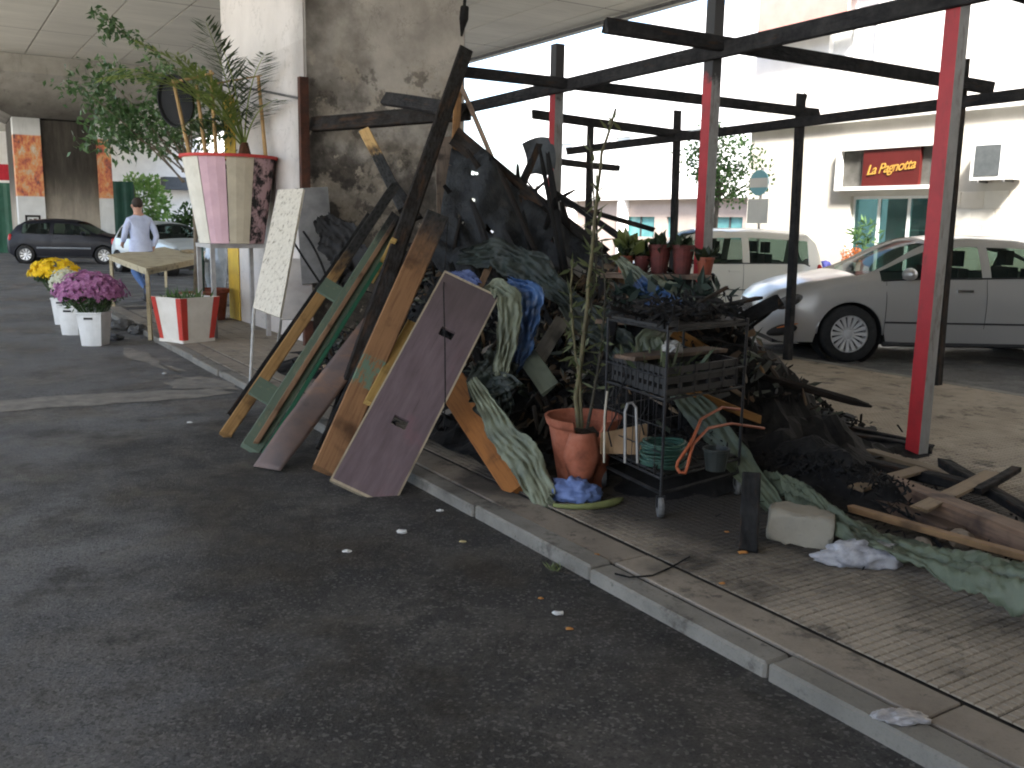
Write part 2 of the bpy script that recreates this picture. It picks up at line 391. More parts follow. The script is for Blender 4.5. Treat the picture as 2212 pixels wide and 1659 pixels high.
# scored paving tiles, 20 cm, each with 5 x 5 raised squares
TS, TG = .2, .0026
def tile_mesh(name, n, mat):
    m = MB(); h = TS / 2 - TG / 2; st = 2 * h / n
    m.quadlist([(-h, -h, KZ - .0045), (h, -h, KZ - .0045), (h, h, KZ - .0045), (-h, h, KZ - .0045)], [(0, 1, 2, 3)])
    for i in range(n):
        for j in range(n):
            x, y = -h + st * (i + .5), -h + st * (j + .5); a, b = st / 2 - .0018, st / 2 - .0042
            m.quadlist([(x - a, y - a, KZ - .0045), (x + a, y - a, KZ - .0045), (x + a, y + a, KZ - .0045), (x - a, y + a, KZ - .0045),
                        (x - b, y - b, KZ), (x + b, y - b, KZ), (x + b, y + b, KZ), (x - b, y + b, KZ)],
                       [(4, 5, 6, 7), (0, 1, 5, 4), (1, 2, 6, 5), (2, 3, 7, 6), (3, 0, 4, 7)])
    me = bpy.data.meshes.new(name); me.from_pydata([tuple(q) for q in m.v], [], m.f); me.materials.append(mat); return me
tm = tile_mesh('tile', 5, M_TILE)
cells = []
for i in range(-6, 78):
    for j in range(28):
        u_, v_ = .1 + i * TS, 2.74 + j * TS
        q = P(u_, v_, KZ); d_ = depth(q)
        if v_ > 8.15: continue
        X = PW / 2 + FPX * (q - CAM).dot(cR) / d_ if d_ > .3 else 1e9; Y = PH / 2 - FPX * (q - CAM).dot(cU) / d_ if d_ > .3 else 1e9
        vis = -60 < X < PW + 60 and Y < PH + 60
        heap = 3.9 < u_ < 8.5 and 2.9 < v_ < 5.4
        cells.append((d_ if vis and not heap else 1e6 + d_, u_, v_))
cells.sort()
rest = MB()
for k, (d_, u_, v_) in enumerate(cells):
    dz = rnd(-.0010, .0006)
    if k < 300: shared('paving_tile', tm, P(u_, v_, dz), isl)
    elif d_ < 1e6 or random.random() < 2:
        h = TS / 2 - .004; rest.box(P(u_, v_, KZ - .01 + dz), UA * h, VA * h, ZA * .01)
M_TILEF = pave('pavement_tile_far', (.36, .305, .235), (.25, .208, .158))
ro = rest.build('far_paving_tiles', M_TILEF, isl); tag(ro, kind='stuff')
# repaired concrete strip across the road and dried splashes
M_STRIP = rm('old_concrete_strip', (.21, .195, .17), (.12, .112, .10), 7, bump=.6)
def sheet(name, pts, z, mat, n=4, jit=.05, seed=1):
    rs = random.Random(seed); out = []
    m = len(pts)
    for i in range(m):
        a, b = G(*pts[i], z), G(*pts[(i + 1) % m], z)
        for k in range(n):
            f = k / n; q = a.lerp(b, f); q += Vector((rs.uniform(-jit, jit), rs.uniform(-jit, jit), 0)); out.append(q)
    bm = bmesh.new(); vs = [bm.verts.new(q) for q in out]; bm.faces.new(vs); bmesh.ops.triangulate(bm, faces=bm.faces)
    me = bpy.data.meshes.new(name); bm.to_mesh(me); bm.free(); me.materials.append(mat)
    o = bpy.data.objects.new(name, me); COL.objects.link(o); tag(o, kind='structure'); return o
sheet('concrete_strip', [(-400, 905), (0, 889), (250, 872), (430, 858), (508, 848), (470, 838), (370, 843), (150, 853), (0, 866), (-400, 880)], .004, M_STRIP, 5, .03, 4)
sheet('cement_splash', [(262, 752), (300, 756), (330, 772), (372, 792), (405, 800), (380, 806), (330, 792), (288, 775)], .004, M_STRIP, 3, .06, 5)
sheet('cement_splash', [(352, 826), (430, 812), (500, 826), (520, 842), (440, 840), (370, 838)], .005, M_STRIP, 3, .05, 6)

# ------------------------------------------------------------------ viaduct
def concrete(name, c1, c2, streak=.4, extra=None):
    t = NT(name, .88, 0, .25); p = t.pos()
    n1 = t.noise(p, 1.1, 6, .65); st = t.noise(t.mapv(p, (1, 1, .18)), 3.2, 6, .7); fn = t.noise(p, 45, 4, .7)
    c = t.ramp(n1, [(.3, c2), (.65, c1)])
    c = t.mix(t.math('MULTIPLY', t.smooth(st, .5, .78), streak), c, tuple(x * .35 for x in c2))
    c = t.mix(t.math('MULTIPLY', t.smooth(fn, .55, .8), .25), c, tuple(x * .5 for x in c2))
    if extra: c = extra(t, p, c)
    t.col(c); t.bump(t.math('ADD', fn, t.math('MULTIPLY', st, .5)), .35, .01); return t.m
def soffit(name):
    t = NT(name, .88, 0, .25); p = t.pos()
    q = t.n('ShaderNodeCombineXYZ', i0=t.dot(p, UA), i1=t.dot(p, VA), i2=0.0).outputs[0]
    rnd_ = t.n('ShaderNodeObjectInfo').outputs['Random']
    n1 = t.noise(t.mapv(q, (.9, .25, 1)), 1.2, 6, .65); st = t.noise(t.mapv(q, (5, .5, 1)), 1.5, 5, .7)
    c = t.ramp(n1, [(.3, (.50, .485, .42)), (.65, (.62, .60, .52))])
    c = t.mix(t.math('MULTIPLY', t.smooth(st, .45, .8), .45), c, (.36, .345, .29))
    c = t.mix(t.math('MULTIPLY', rnd_, .25), c, (.36, .35, .31))
    # cross joints every 6 m
    w_ = t.math('FRACT', t.math('DIVIDE', t.math('ADD', t.dot(p, UA), 1.5), 6.0))
    c = t.mix(t.math('SUBTRACT', 1.0, t.smooth(t.math('ABSOLUTE', t.math('SUBTRACT', w_, .5)), .002, .006)), c, (.18, .17, .15))
    t.col(c); t.bump(st, .3, .01); return t.m
M_SOF = soffit('viaduct_soffit'); M_SLAB = rm('deck_concrete', (.4, .39, .36))
SZ = 6.85
via = empty('viaduct', P(20, 4.8, SZ), 'long concrete viaduct deck with parallel soffit girders overhead', 'viaduct')
pitch = 1.44
M_JOINT = rm('dark_joint', (.06, .055, .05), (.1, .09, .08))
k = 0; v_ = 3.30 - pitch * 7
while v_ < 15.9:
    MB().ub(-25, 120, v_ + .022, min(v_ + pitch - .022, 16.0), SZ, SZ + .5).build('girder', M_SOF, via); v_ += pitch
MB().ub(-25, 120, -6.9, 16.02, SZ + .09, SZ + .9).build('deck_slab', M_JOINT, via)
MB().ub(-25, 120, 16.05, 16.5, SZ + .12, SZ + 1.9).build('parapet', M_SLAB, via)
MB().ub(-25, 120, -7.4, -6.95, SZ - .05, SZ + 1.9).build('parapet', M_SLAB, via)
M_PIPE = rm('pipe_grey', (.12, .12, .12), (.08, .08, .08))
MB().tube([P(-20, 15.55, SZ - .07), P(110, 15.55, SZ - .07)], .05, 8).build('drain_pipe', M_PIPE, via)
def near_soot(t, p, c):
    du = t.math('SUBTRACT', t.dot(p, UA), 10.5); dv = t.math('SUBTRACT', t.dot(p, VA), 3.77); z = t.sep(p)[2]
    face = t.math('SUBTRACT', 1.0, t.smooth(du, .005, .02))              # the face towards the fire
    nz = t.noise(p, 1.5, 6, .65); nf = t.noise(p, 5.5, 6, .72)
    top = t.smooth(z, 3.50, 3.53)
    c = t.mix(t.math('MULTIPLY', t.math('SUBTRACT', 1.0, top), .35), c, t.ramp(nf, [(.35, (.36, .325, .30)), (.65, (.50, .46, .43))]))
    # brown smoke fading from the corner
    f1 = t.math('SUBTRACT', 1.0, t.smooth(t.math('ADD', dv, t.math('MULTIPLY', t.math('SUBTRACT', nz, .5), 1.3)), -.15, .95))
    c = t.mix(t.math('MULTIPLY', face, .75), c, t.ramp(nz, [(.36, (.24, .22, .19)), (.6, (.46, .43, .38))]))
    c = t.mix(t.math('MULTIPLY', t.math('MULTIPLY', face, f1), .86), c, (.055, .046, .037))
    # black low soot
    low = t.math('SUBTRACT', 1.0, t.smooth(t.math('ADD', z, t.math('MULTIPLY', t.math('SUBTRACT', nz, .5), 2.6)), 1.95, 2.9))
    c = t.mix(t.math('MULTIPLY', t.math('MULTIPLY', face, low), .88), c, t.ramp(nf, [(.42, (.018, .016, .015)), (.6, (.075, .065, .055))]))
    pt = t.noise(p, 1.9, 9, .62); p2 = t.noise(p, 3.4, 9, .66)
    mid = t.math('MULTIPLY', face, t.math('SUBTRACT', 1.0, t.smooth(z, 3.2, 3.6)))
    c = t.mix(t.math('MULTIPLY', t.math('MULTIPLY', t.smooth(pt, .52, .57), mid), .45), c, t.ramp(nf, [(.35, (.30, .26, .21)), (.6, (.46, .41, .34))]))
    c = t.mix(t.math('MULTIPLY', t.math('MULTIPLY', t.smooth(p2, .56, .62), mid), .55), c, (.035, .03, .026))
    crack = t.smooth(t.math('ABSOLUTE', t.math('SUBTRACT', t.noise(p, 1.2, 8, .6), .5)), .006, .001)
    c = t.mix(t.math('MULTIPLY', crack, .22), c, (.05, .045, .04))
    # plaster fallen off, pale rough patches
    fl = t.math('MULTIPLY', t.smooth(nf, .60, .64), t.math('MULTIPLY', face, t.math('SUBTRACT', 1.0, t.smooth(z, 2.6, 3.3))))
    c = t.mix(t.math('MULTIPLY', fl, .75), c, (.37, .33, .27))
    # a little smoke round the corner on the pale side
    f2 = t.math('MULTIPLY', t.math('SUBTRACT', 1.0, face), t.math('SUBTRACT', 1.0, t.smooth(t.math('ADD', du, t.math('MULTIPLY', t.math('SUBTRACT', nz, .5), .8)), .0, .65)))
    c = t.mix(t.math('MULTIPLY', f2, .6), c, (.20, .185, .17))
    return c
M_PIER = concrete('pier_concrete_sooty', (.66, .625, .595), (.56, .525, .50), .12, near_soot)
def cap_mesh(m, u0, u1, v0, v1, z0, z1, z2, fu, fv):
    r0 = [P(u0, v0, z0), P(u1, v0, z0), P(u1, v1, z0), P(u0, v1, z0)]
    r1 = [P(u0 - fu, v0 - fv, z1), P(u1 + fu, v0 - fv, z1), P(u1 + fu, v1 + fv, z1), P(u0 - fu, v1 + fv, z1)]
    r2 = [q + ZA * (z2 - z1) for q in r1]
    b = len(m.v); m.v += r0 + r1 + r2
    for k in (0, 4):
        for i in range(4): m.f.append((b + k + i, b + k + (i + 1) % 4, b + k + 4 + (i + 1) % 4, b + k + 4 + i)); m.mi.append(0)
    m.f.append((b + 3, b + 2, b + 1, b)); m.mi.append(0); return m
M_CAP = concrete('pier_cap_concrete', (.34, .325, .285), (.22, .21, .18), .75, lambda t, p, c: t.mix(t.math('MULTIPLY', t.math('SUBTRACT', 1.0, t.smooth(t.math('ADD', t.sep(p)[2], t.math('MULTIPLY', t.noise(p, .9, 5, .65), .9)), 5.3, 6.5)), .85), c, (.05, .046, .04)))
pn = empty('viaduct_pier', P(12.2, 4.8, 0), 'near concrete pier, right face blackened by smoke, left face pale', 'pier')
bm = bmesh.new(); bmesh.ops.create_cube(bm, size=1)
for q in bm.verts: q.co = Vector((q.co.x * 3.4, q.co.y * 2.08, (q.co.z + .5) * 4.95))
bmesh.ops.bevel(bm, geom=[e for e in bm.edges if abs(e.verts[0].co.z - e.verts[1].co.z) > 1], offset=.025, segments=2, affect='EDGES')
me = bpy.data.meshes.new('shaft'); bm.to_mesh(me); bm.free(); me.materials.append(M_PIER)
so = bpy.data.objects.new('shaft', me); COL.objects.link(so); so.parent = pn
so.matrix_basis = world_of(pn).inverted() @ (Matrix.Translation(P(12.2, 4.81, 0)) @ ROTU)
cap_mesh(MB(), 10.5, 13.9, 3.77, 5.85, 4.955, 6.3, SZ - .01, 1.4, 2.4).build('cap', M_CAP, pn)
M_YEL = rm('yellow_paint', (.62, .42, .05), (.50, .33, .06), 5)
MB().ub(13.32, 13.86, 3.752, 3.765, .06, 3.2).build('yellow_stripe', M_YEL, pn)
def far_soot(t, p, c):
    z = t.sep(p)[2]
    st = t.noise(t.mapv(p, (1.6, 1.6, .22)), 1.7, 6, .75)
    hi = t.smooth(t.math('ADD', z, t.math('MULTIPLY', st, 2.4)), 2.3, 4.4)
    return t.mix(t.math('MULTIPLY', hi, .93), c, t.ramp(st, [(.4, (.010, .009, .008)), (.65, (.05, .045, .038))]))
M_PIERF = concrete('far_pier_concrete', (.36, .32, .26), (.25, .22, .18), .6, far_soot)
def graff(t, p, c):
    z = t.sep(p)[2]; nz = t.noise(p, 1.6, 5, .7); n2 = t.noise(t.mapv(p, (1, 1, .6)), 3.4, 5, .7)
    art = t.ramp(n2, [(.36, (.09, .03, .03)), (.45, (.48, .09, .03)), (.54, (.62, .24, .06)), (.62, (.50, .36, .22)), (.7, (.6, .55, .5))])
    band = t.math('MULTIPLY', t.smooth(z, 2.15, 2.22), t.math('SUBTRACT', 1.0, t.smooth(z, 4.30, 4.36)))
    c = t.mix(t.math('MULTIPLY', band, .9), c, art)
    return t.mix(t.math('MULTIPLY', t.smooth(z, 4.4, 4.9), .5), c, (.2, .2, .19))
M_PAINTW = concrete('painted_pilaster', (.66, .67, .66), (.52, .53, .52), .25, graff)
fu0 = 38.0
pf = empty('viaduct_pier', P(fu0 + 1.7, 4.5, 0), 'distant pier with smoke-black middle and orange graffiti on white edges', 'pier')
MB().ub(fu0 + .12, fu0 + 3.4, 2.92, 6.08, 0, 4.9).build('shaft', M_PIERF, pf)
MB().ub(fu0, fu0 + .6, 2.9, 3.78, 0, 4.93).build('pilaster', M_PAINTW, pf)
MB().ub(fu0, fu0 + .6, 5.62, 6.1, 0, 4.93).build('pilaster', M_PAINTW, pf)
cap_mesh(MB(), fu0, fu0 + 3.4, 2.9, 6.1, 4.94, 6.25, SZ - .01, 1.7, 2.6).build('cap', M_CAP, pf)
M_GRN = rm('green_base_paint', (.03, .13, .09), (.02, .09, .06), 4)
MB().ub(fu0 - .012, fu0 - .004, 5.62, 6.1, 0, .75).build('green_base', M_GRN, pf)
M_BLK = rm('black_paint', (.02, .02, .02), (.03, .03, .03), 9)
for (a, b, z0, z1) in ((3.1, 3.6, 1.45, 1.52), (3.1, 3.17, 1.0, 1.45), (3.53, 3.6, 1.0, 1.45), (3.22, 3.32, 1.05, 1.38), (3.37, 3.48, 1.1, 1.4)):
    MB().ub(fu0 - .012, fu0 - .004, a, b, z0, z1).build('stencil_mark', M_BLK, pf)

ab = empty('sky_light_blocker', P(-6.5, 4, 0), 'concrete abutment wall added unseen behind the viewer to keep sky light out', 'blocker')  # unseen wall added to shut sky light off the foreground
MB().ub(-7.5, -6.0, -6.9, 16.0, 0, SZ - .01).build('blocker_wall', M_CAP, ab)
# ------------------------------------------------------------------ buildings across the street
M_BEI = concrete('facade_beige', (.56, .535, .48), (.48, .455, .41), .12)
M_WHT = rm('white_render', (.80, .79, .76), (.72, .71, .68), 2, bump=.1)
M_DARK = rm('dark_interior', (.03, .035, .035), (.05, .055, .055))
M_GLT = glassm('shop_glass', (.55, .8, .76), .35)
M_ALU = rm('white_aluminium', (.78, .80, .80), (.7, .72, .72), 4, .4, 0, .05)
FVV = 20.0
b1 = empty('shop_building', P(8, 21, 0), 'pale apartment block with a bakery shop on its ground floor', 'building')
def fu_(x, y=400, v=FVV): return uv(FV(x, y, v))[0]
su0, su1 = 13.35, 15.78
sg0, sg1 = 13.2, 16.18
xs = [-8, 3.0, 5.2, su0, su1, 19.3]; ys = [0, .28, 2.34, 4.26]
MB().slab(P(0, FVV + .35, 0), UA, ZA, -VA, xs, ys, [(3, 1), (1, 1)], .35).build('lower_wall', M_BEI, b1)
MB().slab(P(0, FVV + .35, 4.262), UA, ZA, -VA, [-8, -5, -3.6, 1, 2.4, 6, 7.4, 11, 12.4, 15.4, 16.8, 19.3], [0, 1.2, 3.0, 4.6, 6.4, 8.5], [(i, j) for i in (1, 3, 5, 7, 9) for j in (1, 3)], .35).build('upper_wall', M_WHT, b1)
MB().ub(-8, 19.35, FVV - .12, FVV + .1, 4.17, 4.30).build('string_course', M_WHT, b1)
MB().ub(-8, 19.3, FVV + .36, FVV + 9, 12.5, 12.8).build('roof', M_SLAB, b1)
MB().ub(19.0, 19.3, FVV + .36, FVV + 9, 0, 12.5).build('side_wall', M_WHT, b1)
for i, a in enumerate((-5, 1, 6, 11, 15.4)):
    for z0 in (5.46, 8.86):
        wn = MB().ub(a + .03, a + 1.37, FVV + .15, FVV + .18, z0 + .03, z0 + 1.77).build('window', M_ALU, b1)
        MB().ub(a + .66, a + .74, FVV + .10, FVV + .145, z0 + .05, z0 + 1.75).build('mullion', M_ALU, wn)
# shop front: frame, glass, interior
wn = MB().slab(P(0, FVV + .20, 0), UA, ZA, -VA, [su0, su0 + .06, su0 + .78, su0 + .86, su0 + 1.62, su0 + 1.70, su1 - .06, su1], [.28, .34, 2.27, 2.34], [(1, 1), (3, 1), (5, 1)], .07).build('shop_window', M_ALU, b1)
for a, b in ((su0 + .06, su0 + .78), (su0 + .86, su0 + 1.62), (su0 + 1.70, su1 - .06)):
    MB().ub(a, b, FVV + .155, FVV + .163, .34, 2.27).build('pane', M_GLT, wn)
M_INT = rm('shop_interior', (.16, .27, .26), (.10, .17, .17), 1.5)
MB().ub(su0 - .5, su1 + .5, FVV + 2.2, FVV + 2.3, 0, 2.9).build('shop_back_wall', M_INT, b1)
MB().ub(su0 - .5, su1 + .5, FVV + .36, FVV + 2.2, .1, .14).build('shop_floor', M_INT, b1)
M_SHELF = rm('shop_shelf', (.6, .72, .70), (.45, .6, .58), 3)
for z in (.7, 1.1, 1.5): MB().ub(su0 + .1, su0 + 1.5, FVV + .9, FVV + 1.3, z, z + .04).build('shelf', M_SHELF, b1)
MB().ub(3.0, 5.2, FVV + .1, FVV + .15, .28, 2.34).build('roller_shutter', M_ALU, b1)
# sign box above the window
M_SFR = rm('sign_frame_white', (.8, .8, .78), (.72, .72, .7), 3, .5)
M_LOUV = rm('sign_louvre_dark', (.07, .068, .06), (.10, .097, .09), 5)
M_RED = rm('sign_red', (.085, .011, .010), (.07, .009, .008), 2, .45, 0, .05)
M_SGY = rm('sign_yellow', (.42, .24, .05), (.38, .21, .045), 3, .5)
sgn = empty('shop_sign', P(14.7, FVV - .1, 2.5), 'dark red shop sign with yellow script lettering in a white frame', 'sign')
z0, z1 = 2.48, 3.56
MB().slab(P(0, FVV - .005, 0), UA, ZA, -VA, [sg0, sg0 + .12, sg1 - .14, sg1], [z0, z0 + .09, z1 - .1, z1], [(1, 1)], .16).build('sign_frame', M_SFR, sgn)
MB().ub(sg0 + .12, sg1 - .14, FVV - .03, FVV - .008, z0 + .09, z1 - .1).build('sign_back', M_LOUV, sgn)
r0, r1 = fu_(1990), fu_(1868)
MB().ub(r0, r1, FVV - .13, FVV - .034, z0 + .093, z1 - .103).build('sign_panel', M_RED, sgn)
fc = bpy.data.curves.new('sign_lettering', 'FONT'); fc.body = 'La Pagnotta'; fc.size = .36; fc.shear = .42; fc.extrude = .006
fc.align_x = 'CENTER'; fc.align_y = 'CENTER'; fc.offset = .004; fc.space_character = .92
fo = bpy.data.objects.new('sign_lettering', fc); COL.objects.link(fo)
dg = bpy.context.evaluated_depsgraph_get(); me = bpy.data.meshes.new_from_object(fo.evaluated_get(dg)); me.name = 'sign_lettering'
bpy.data.objects.remove(fo); me.materials.clear(); me.materials.append(M_SGY)
wd = max(q.co.x for q in me.vertices) - min(q.co.x for q in me.vertices); sx = (r1 - r0) * .86 / wd
lo = bpy.data.objects.new('sign_lettering', me); COL.objects.link(lo); lo.parent = sgn
Rm = Matrix((-UA, ZA, -VA)).transposed().to_4x4()
lo.matrix_basis = world_of(sgn).inverted() @ (Matrix.Translation(P((r0 + r1) / 2, FVV - .142, (z0 + z1) / 2 - .02)) @ Rm @ Matrix.Rotation(math.radians(5), 4, 'Z') @ Matrix.Diagonal((sx, sx * 1.05, 1, 1)))
# stone cladding right of the shop
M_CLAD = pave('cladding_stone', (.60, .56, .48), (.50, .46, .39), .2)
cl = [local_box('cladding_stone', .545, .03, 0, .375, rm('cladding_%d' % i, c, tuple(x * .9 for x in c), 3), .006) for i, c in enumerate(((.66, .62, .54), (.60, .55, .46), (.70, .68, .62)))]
for i in range(15):
    for j in range(6):
        o = shared('cladding_stone', random.choice(cl), P(5.6 + i * .55 - (.27 if j % 2 else 0), FVV - .018, .12 + j * .38), b1)
# pink balcony high on the block
M_PINK = rm('pink_render', (.46, .26, .225), (.40, .22, .19), 2, bump=.1)
ba, bb = FV(1642, 66, 19.6), FV(1832, 60, 19.6)
ua, ub_ = uv(ba)[0], uv(bb)[0]
MB().ub(ub_, ua, 19.6, 19.99, ba.z - .25, ba.z - .05).build('balcony_slab', M_SLAB, b1)
MB().ub(ub_, ua, 19.52, 19.64, ba.z - .045, ba.z + 1.25).build('balcony_front', M_PINK, b1)
# air conditioner
ac = empty('air_conditioner', P(12.1, FVV - .3, 2.65), 'white air conditioner box on the wall right of the sign', 'air conditioner')
a0, a1 = fu_(2192, 345, FVV - .36), fu_(2098, 345, FVV - .36); az0 = FV(2150, 388, FVV - .36).z; az1 = FV(2150, 303, FVV - .36).z
MB().ub(a0, a1, FVV - .36, FVV - .03, az0, az1).build('casing', M_ALU, ac)
MB().ub(a1 - .66, a1 - .09, FVV - .372, FVV - .362, az0 + .09, az1 - .09).build('fan_grille', rm('ac_grille', (.06, .07, .075), (.09, .1, .105)), ac)
for s_ in (.2, .8): MB().ub(a0 + (a1 - a0) * s_ - .02, a0 + (a1 - a0) * s_ + .02, FVV - .4, FVV - .002, az0 - .05, az0 - .005).build('bracket', M_PIPE, ac)
MB().ub(-8, 19.4, 18.2, 20.0, 0.0, .12).build('far_pavement', M_CEM); tag(bpy.data.objects['far_pavement'], kind='structure')
# low brown building further left
M_BRN = concrete('facade_brown', (.34, .285, .25), (.29, .24, .21), .1)
M_TEAL = rm('window_teal', (.12, .30, .30), (.07, .19, .2), 1.2, .25, 0, 0)
B2V = 30.0; M_SHUT = rm('pale_shutter', (.62, .65, .64), (.55, .58, .57), 3)
b2 = empty('brown_building', P(36, 31, 0), 'low brown building with teal windows and white piers in the distance', 'building')
def fz(x, y): q = FV(x, y, B2V); return uv(q)[0], q.z
holes = [((1352, 468), (1412, 512)), ((1545, 480), (1602, 512)), ((1440, 474), (1462, 512))]
hu = []
for a, b in holes:
    (ua_, za_), (ub2, zb2) = fz(*a), fz(*b); hu.append((ub2, ua_, zb2, za_))
hu.sort(); xs = [24.0]
for q in hu: xs += [q[0], q[1]]
xs.append(47.0); zl, zh = min(q[2] for q in hu), max(q[3] for q in hu)
MB().slab(P(0, B2V + .3, 0), UA, ZA, -VA, xs, [0, zl, zh, 2.78], [(1 + 2 * i, 1) for i in range(len(hu))], .3).build('lower_wall', M_BRN, b2)
for q in hu:
    wn = MB().ub(q[0], q[1], B2V + .12, B2V + .15, zl, zh).build('window', M_TEAL, b2)
    MB().ub((q[0] + q[1]) / 2 - .04, (q[0] + q[1]) / 2 + .04, B2V + .06, B2V + .115, zl, zh).build('window_frame', M_DARK, wn)
MB().ub(24, 47, B2V - .35, B2V + .3, 2.785, 3.0).build('cornice', M_WHT, b2)
MB().slab(P(0, B2V + .3, 3.0), UA, ZA, -VA, [24, 27, 28.2, 32, 33.2, 37, 38.2, 42, 43.2, 47], [0, 1.2, 2.9, 4.4, 6.1, 8], [(i, j) for i in (1, 3, 5, 7) for j in (1, 3)], .3).build('upper_wall', M_WHT, b2)
for a in (27, 32, 37, 42):
    for z in (4.2, 7.4): MB().ub(a, a + 1.2, B2V + .1, B2V + .13, z, z + 1.7).build('window', M_SHUT, b2)
for x in (1350, 1680, 1240):
    a = fz(x, 480)[0]; MB().ub(a - .28, a + .28, B2V - .3, B2V - .004, 0, 2.78).build('white_pier', M_WHT, b2)
# far left: white house, hoarding, red board
b3 = empty('white_house', P(72, 14, 0), 'overexposed white house beyond the end of the viaduct', 'building')
MB().ub(70, 78, 2, 34, 0, 9).build('wall', M_WHT, b3)
q = FU(392, 398, 69.5)
MB().ub(68.6, 69.98, uv(q)[1] - 1.3, uv(q)[1] + 2.5, q.z - .4, q.z + .45).build('awning', rm('awning_dark', (.09, .10, .11), (.07, .08, .09)), b3)
for a in (5, 10, 20, 26): MB().ub(69.96, 69.99, a, a + 1.4, 1.5, 3.4).build('window', M_DARK, b3)
M_HOARD = rm('green_sheet_metal', (.045, .14, .095), (.03, .095, .065), 1.5, .5, 0, .1)
def hoarding(u, v0, v1, z1, label):
    r = empty('green_fence', P(u, (v0 + v1) / 2, 0), label, 'fence'); n = max(1, round((v1 - v0) / 1.0))
    for i in range(n):
        a = v0 + (v1 - v0) * i / n; b = v0 + (v1 - v0) * (i + 1) / n - .02; m = MB(); K = 10; pts = []
        for k in range(K + 1):
            off = .035 if (k % 4) in (1, 2) else 0.0
            pts.append(a + (b - a) * k / K); m.v += [P(u - off, pts[-1], 0.0), P(u - off, pts[-1], z1 + .03 * math.sin(i * 2.1))]
        for k in range(K): m.f.append((2 * k, 2 * k + 2, 2 * k + 3, 2 * k + 1)); m.mi.append(0)
        m.build('sheet_panel', M_HOARD, r)
    for i in range(n + 1): 
        a = v0 + (v1 - v0) * i / n; MB().ub(u + .03, u + .09, a - .03, a + .03, 0, z1 - .1).build('fence_post', M_PIPE, r)
    return r
va_, vb_ = uv(FU(236, 430, 43))[1], uv(FU(290, 430, 43))[1]
hoarding(43, va_, vb_, FU(260, 392, 43).z, 'green corrugated metal fence right of the distant pier')
va_, vb_ = uv(FU(-60, 430, 43))[1], uv(FU(26, 430, 43))[1]
hoarding(43, va_, vb_, FU(10, 395, 43).z, 'green corrugated metal fence left of the distant pier')
q = FU(8, 372, 44.0)
rb = empty('red_board', P(44, uv(q)[1], 0), 'red sign board on posts above the left green fence', 'sign')
MB().ub(44, 44.06, uv(q)[1] - .9, uv(q)[1] + .32, q.z - .32, q.z + .32).build('board', rm('red_board', (.55, .03, .05), (.45, .03, .04)), rb)
for a in (-.7, .2): MB().ub(44.065, 44.12, uv(q)[1] + a, uv(q)[1] + a + .06, 0, q.z).build('board_post', M_PIPE, rb)
tag(MB().quadlist([P(-60, -70, .006), P(140, -70, .006), P(140, -9.5, .006), P(-60, -9.5, .006)], [(0, 1, 2, 3)]).build('bounce_ground', rm('pale_bounce_ground', (.60, .565, .50), (.52, .49, .43), .6, bump=.1)), kind='structure')  # unseen pale ground added to bounce sunlight up under the deck
tag(MB().quadlist([P(-60, 36, .006), P(23, 36, .006), P(23, 60, .006), P(-60, 60, .006)], [(0, 1, 2, 3)]).build('yard', rm('pale_yard', (.42, .39, .34), (.34, .315, .28), .6, bump=.1)), kind='structure')
# rubbish of the far right: hedge beside the white house
M_HEDGE = leafm('hedge_leaf', (.02, .055, .015), (.05, .10, .03))
def bush(name, c, r, n, L, mat, label, group=None):
    m = MB()
    for _ in range(n):
        d = rdir(); k = rnd(.45, 1.0) * (1 + .25 * noise.noise(d * 2.2 + Vector(c))); p = Vector(c) + Vector((d.x * r[0], d.y * r[1], d.z * r[2])) * k
        if p.z < .02: p.z = rnd(.02, .3)
        m.leaf(p, d + rdir() * .8, rdir(), L * rnd(.6, 1.3), L * .32)
    b = empty(name, (c[0], c[1], 0), label, 'bush', group); m.build('foliage', mat, b)
    MB().tube([Vector((c[0], c[1], 0)), Vector((c[0], c[1], c[2]))], [.05, .03]).build('stem', rm('bark', (.09, .07, .05)), b); return b
q = G(408, 535, 0); q = D(408, 500, 27); bush('bush', (q.x, q.y, 1.0), (.55, .55, .85), 900, .16, M_HEDGE, 'dark green bush on the far side of the road behind the planter')
q = D(305, 402, 52); bush('bush', (q.x, q.y, 2.3), (1.6, 1.2, 1.6), 1300, .3, leafm('pale_leaf', (.10, .20, .05), (.2, .32, .09)), 'light green bush showing above the far green fence')
# ================================================================== BURNT CANOPY FRAME
def redpost(z0):
    t = NT('red_post_paint_%d' % int(z0 * 10), .5, 0, .4); p = t.pos(); z = t.sep(p)[2]; nz = t.noise(p, 7, 5, .7)
    c = t.ramp(nz, [(.3, (.40, .024, .03)), (.65, (.31, .021, .026))])
    f = t.smooth(t.math('ADD', z, t.math('MULTIPLY', t.math('SUBTRACT', nz, .5), .5)), z0, z0 + .12)
    c = t.mix(t.math('MULTIPLY', t.smooth(t.noise(t.mapv(p, (3, 3, .7)), 6, 7, .75), .52, .70), .6), c, (.07, .03, .025)); c = t.mix(f, c, (.022, .02, .02)); t.col(c); t.bump(nz, .2, .003); return t.m
def greypost(z0):
    t = NT('grey_post_steel_%d' % int(z0 * 10), .5, .2, .4); p = t.pos(); z = t.sep(p)[2]; nz = t.noise(p, 7, 5, .7)
    c = t.ramp(nz, [(.3, (.27, .27, .265)), (.7, (.20, .2, .195))])
    f = t.smooth(t.math('ADD', z, t.math('MULTIPLY', t.math('SUBTRACT', nz, .5), .5)), z0, z0 + .12)
    c = t.mix(t.math('MULTIPLY', t.smooth(t.noise(t.mapv(p, (3, 3, .7)), 6, 7, .75), .50, .68), .7), c, (.09, .06, .045)); t.col(t.mix(f, c, (.022, .02, .02))); return t.m
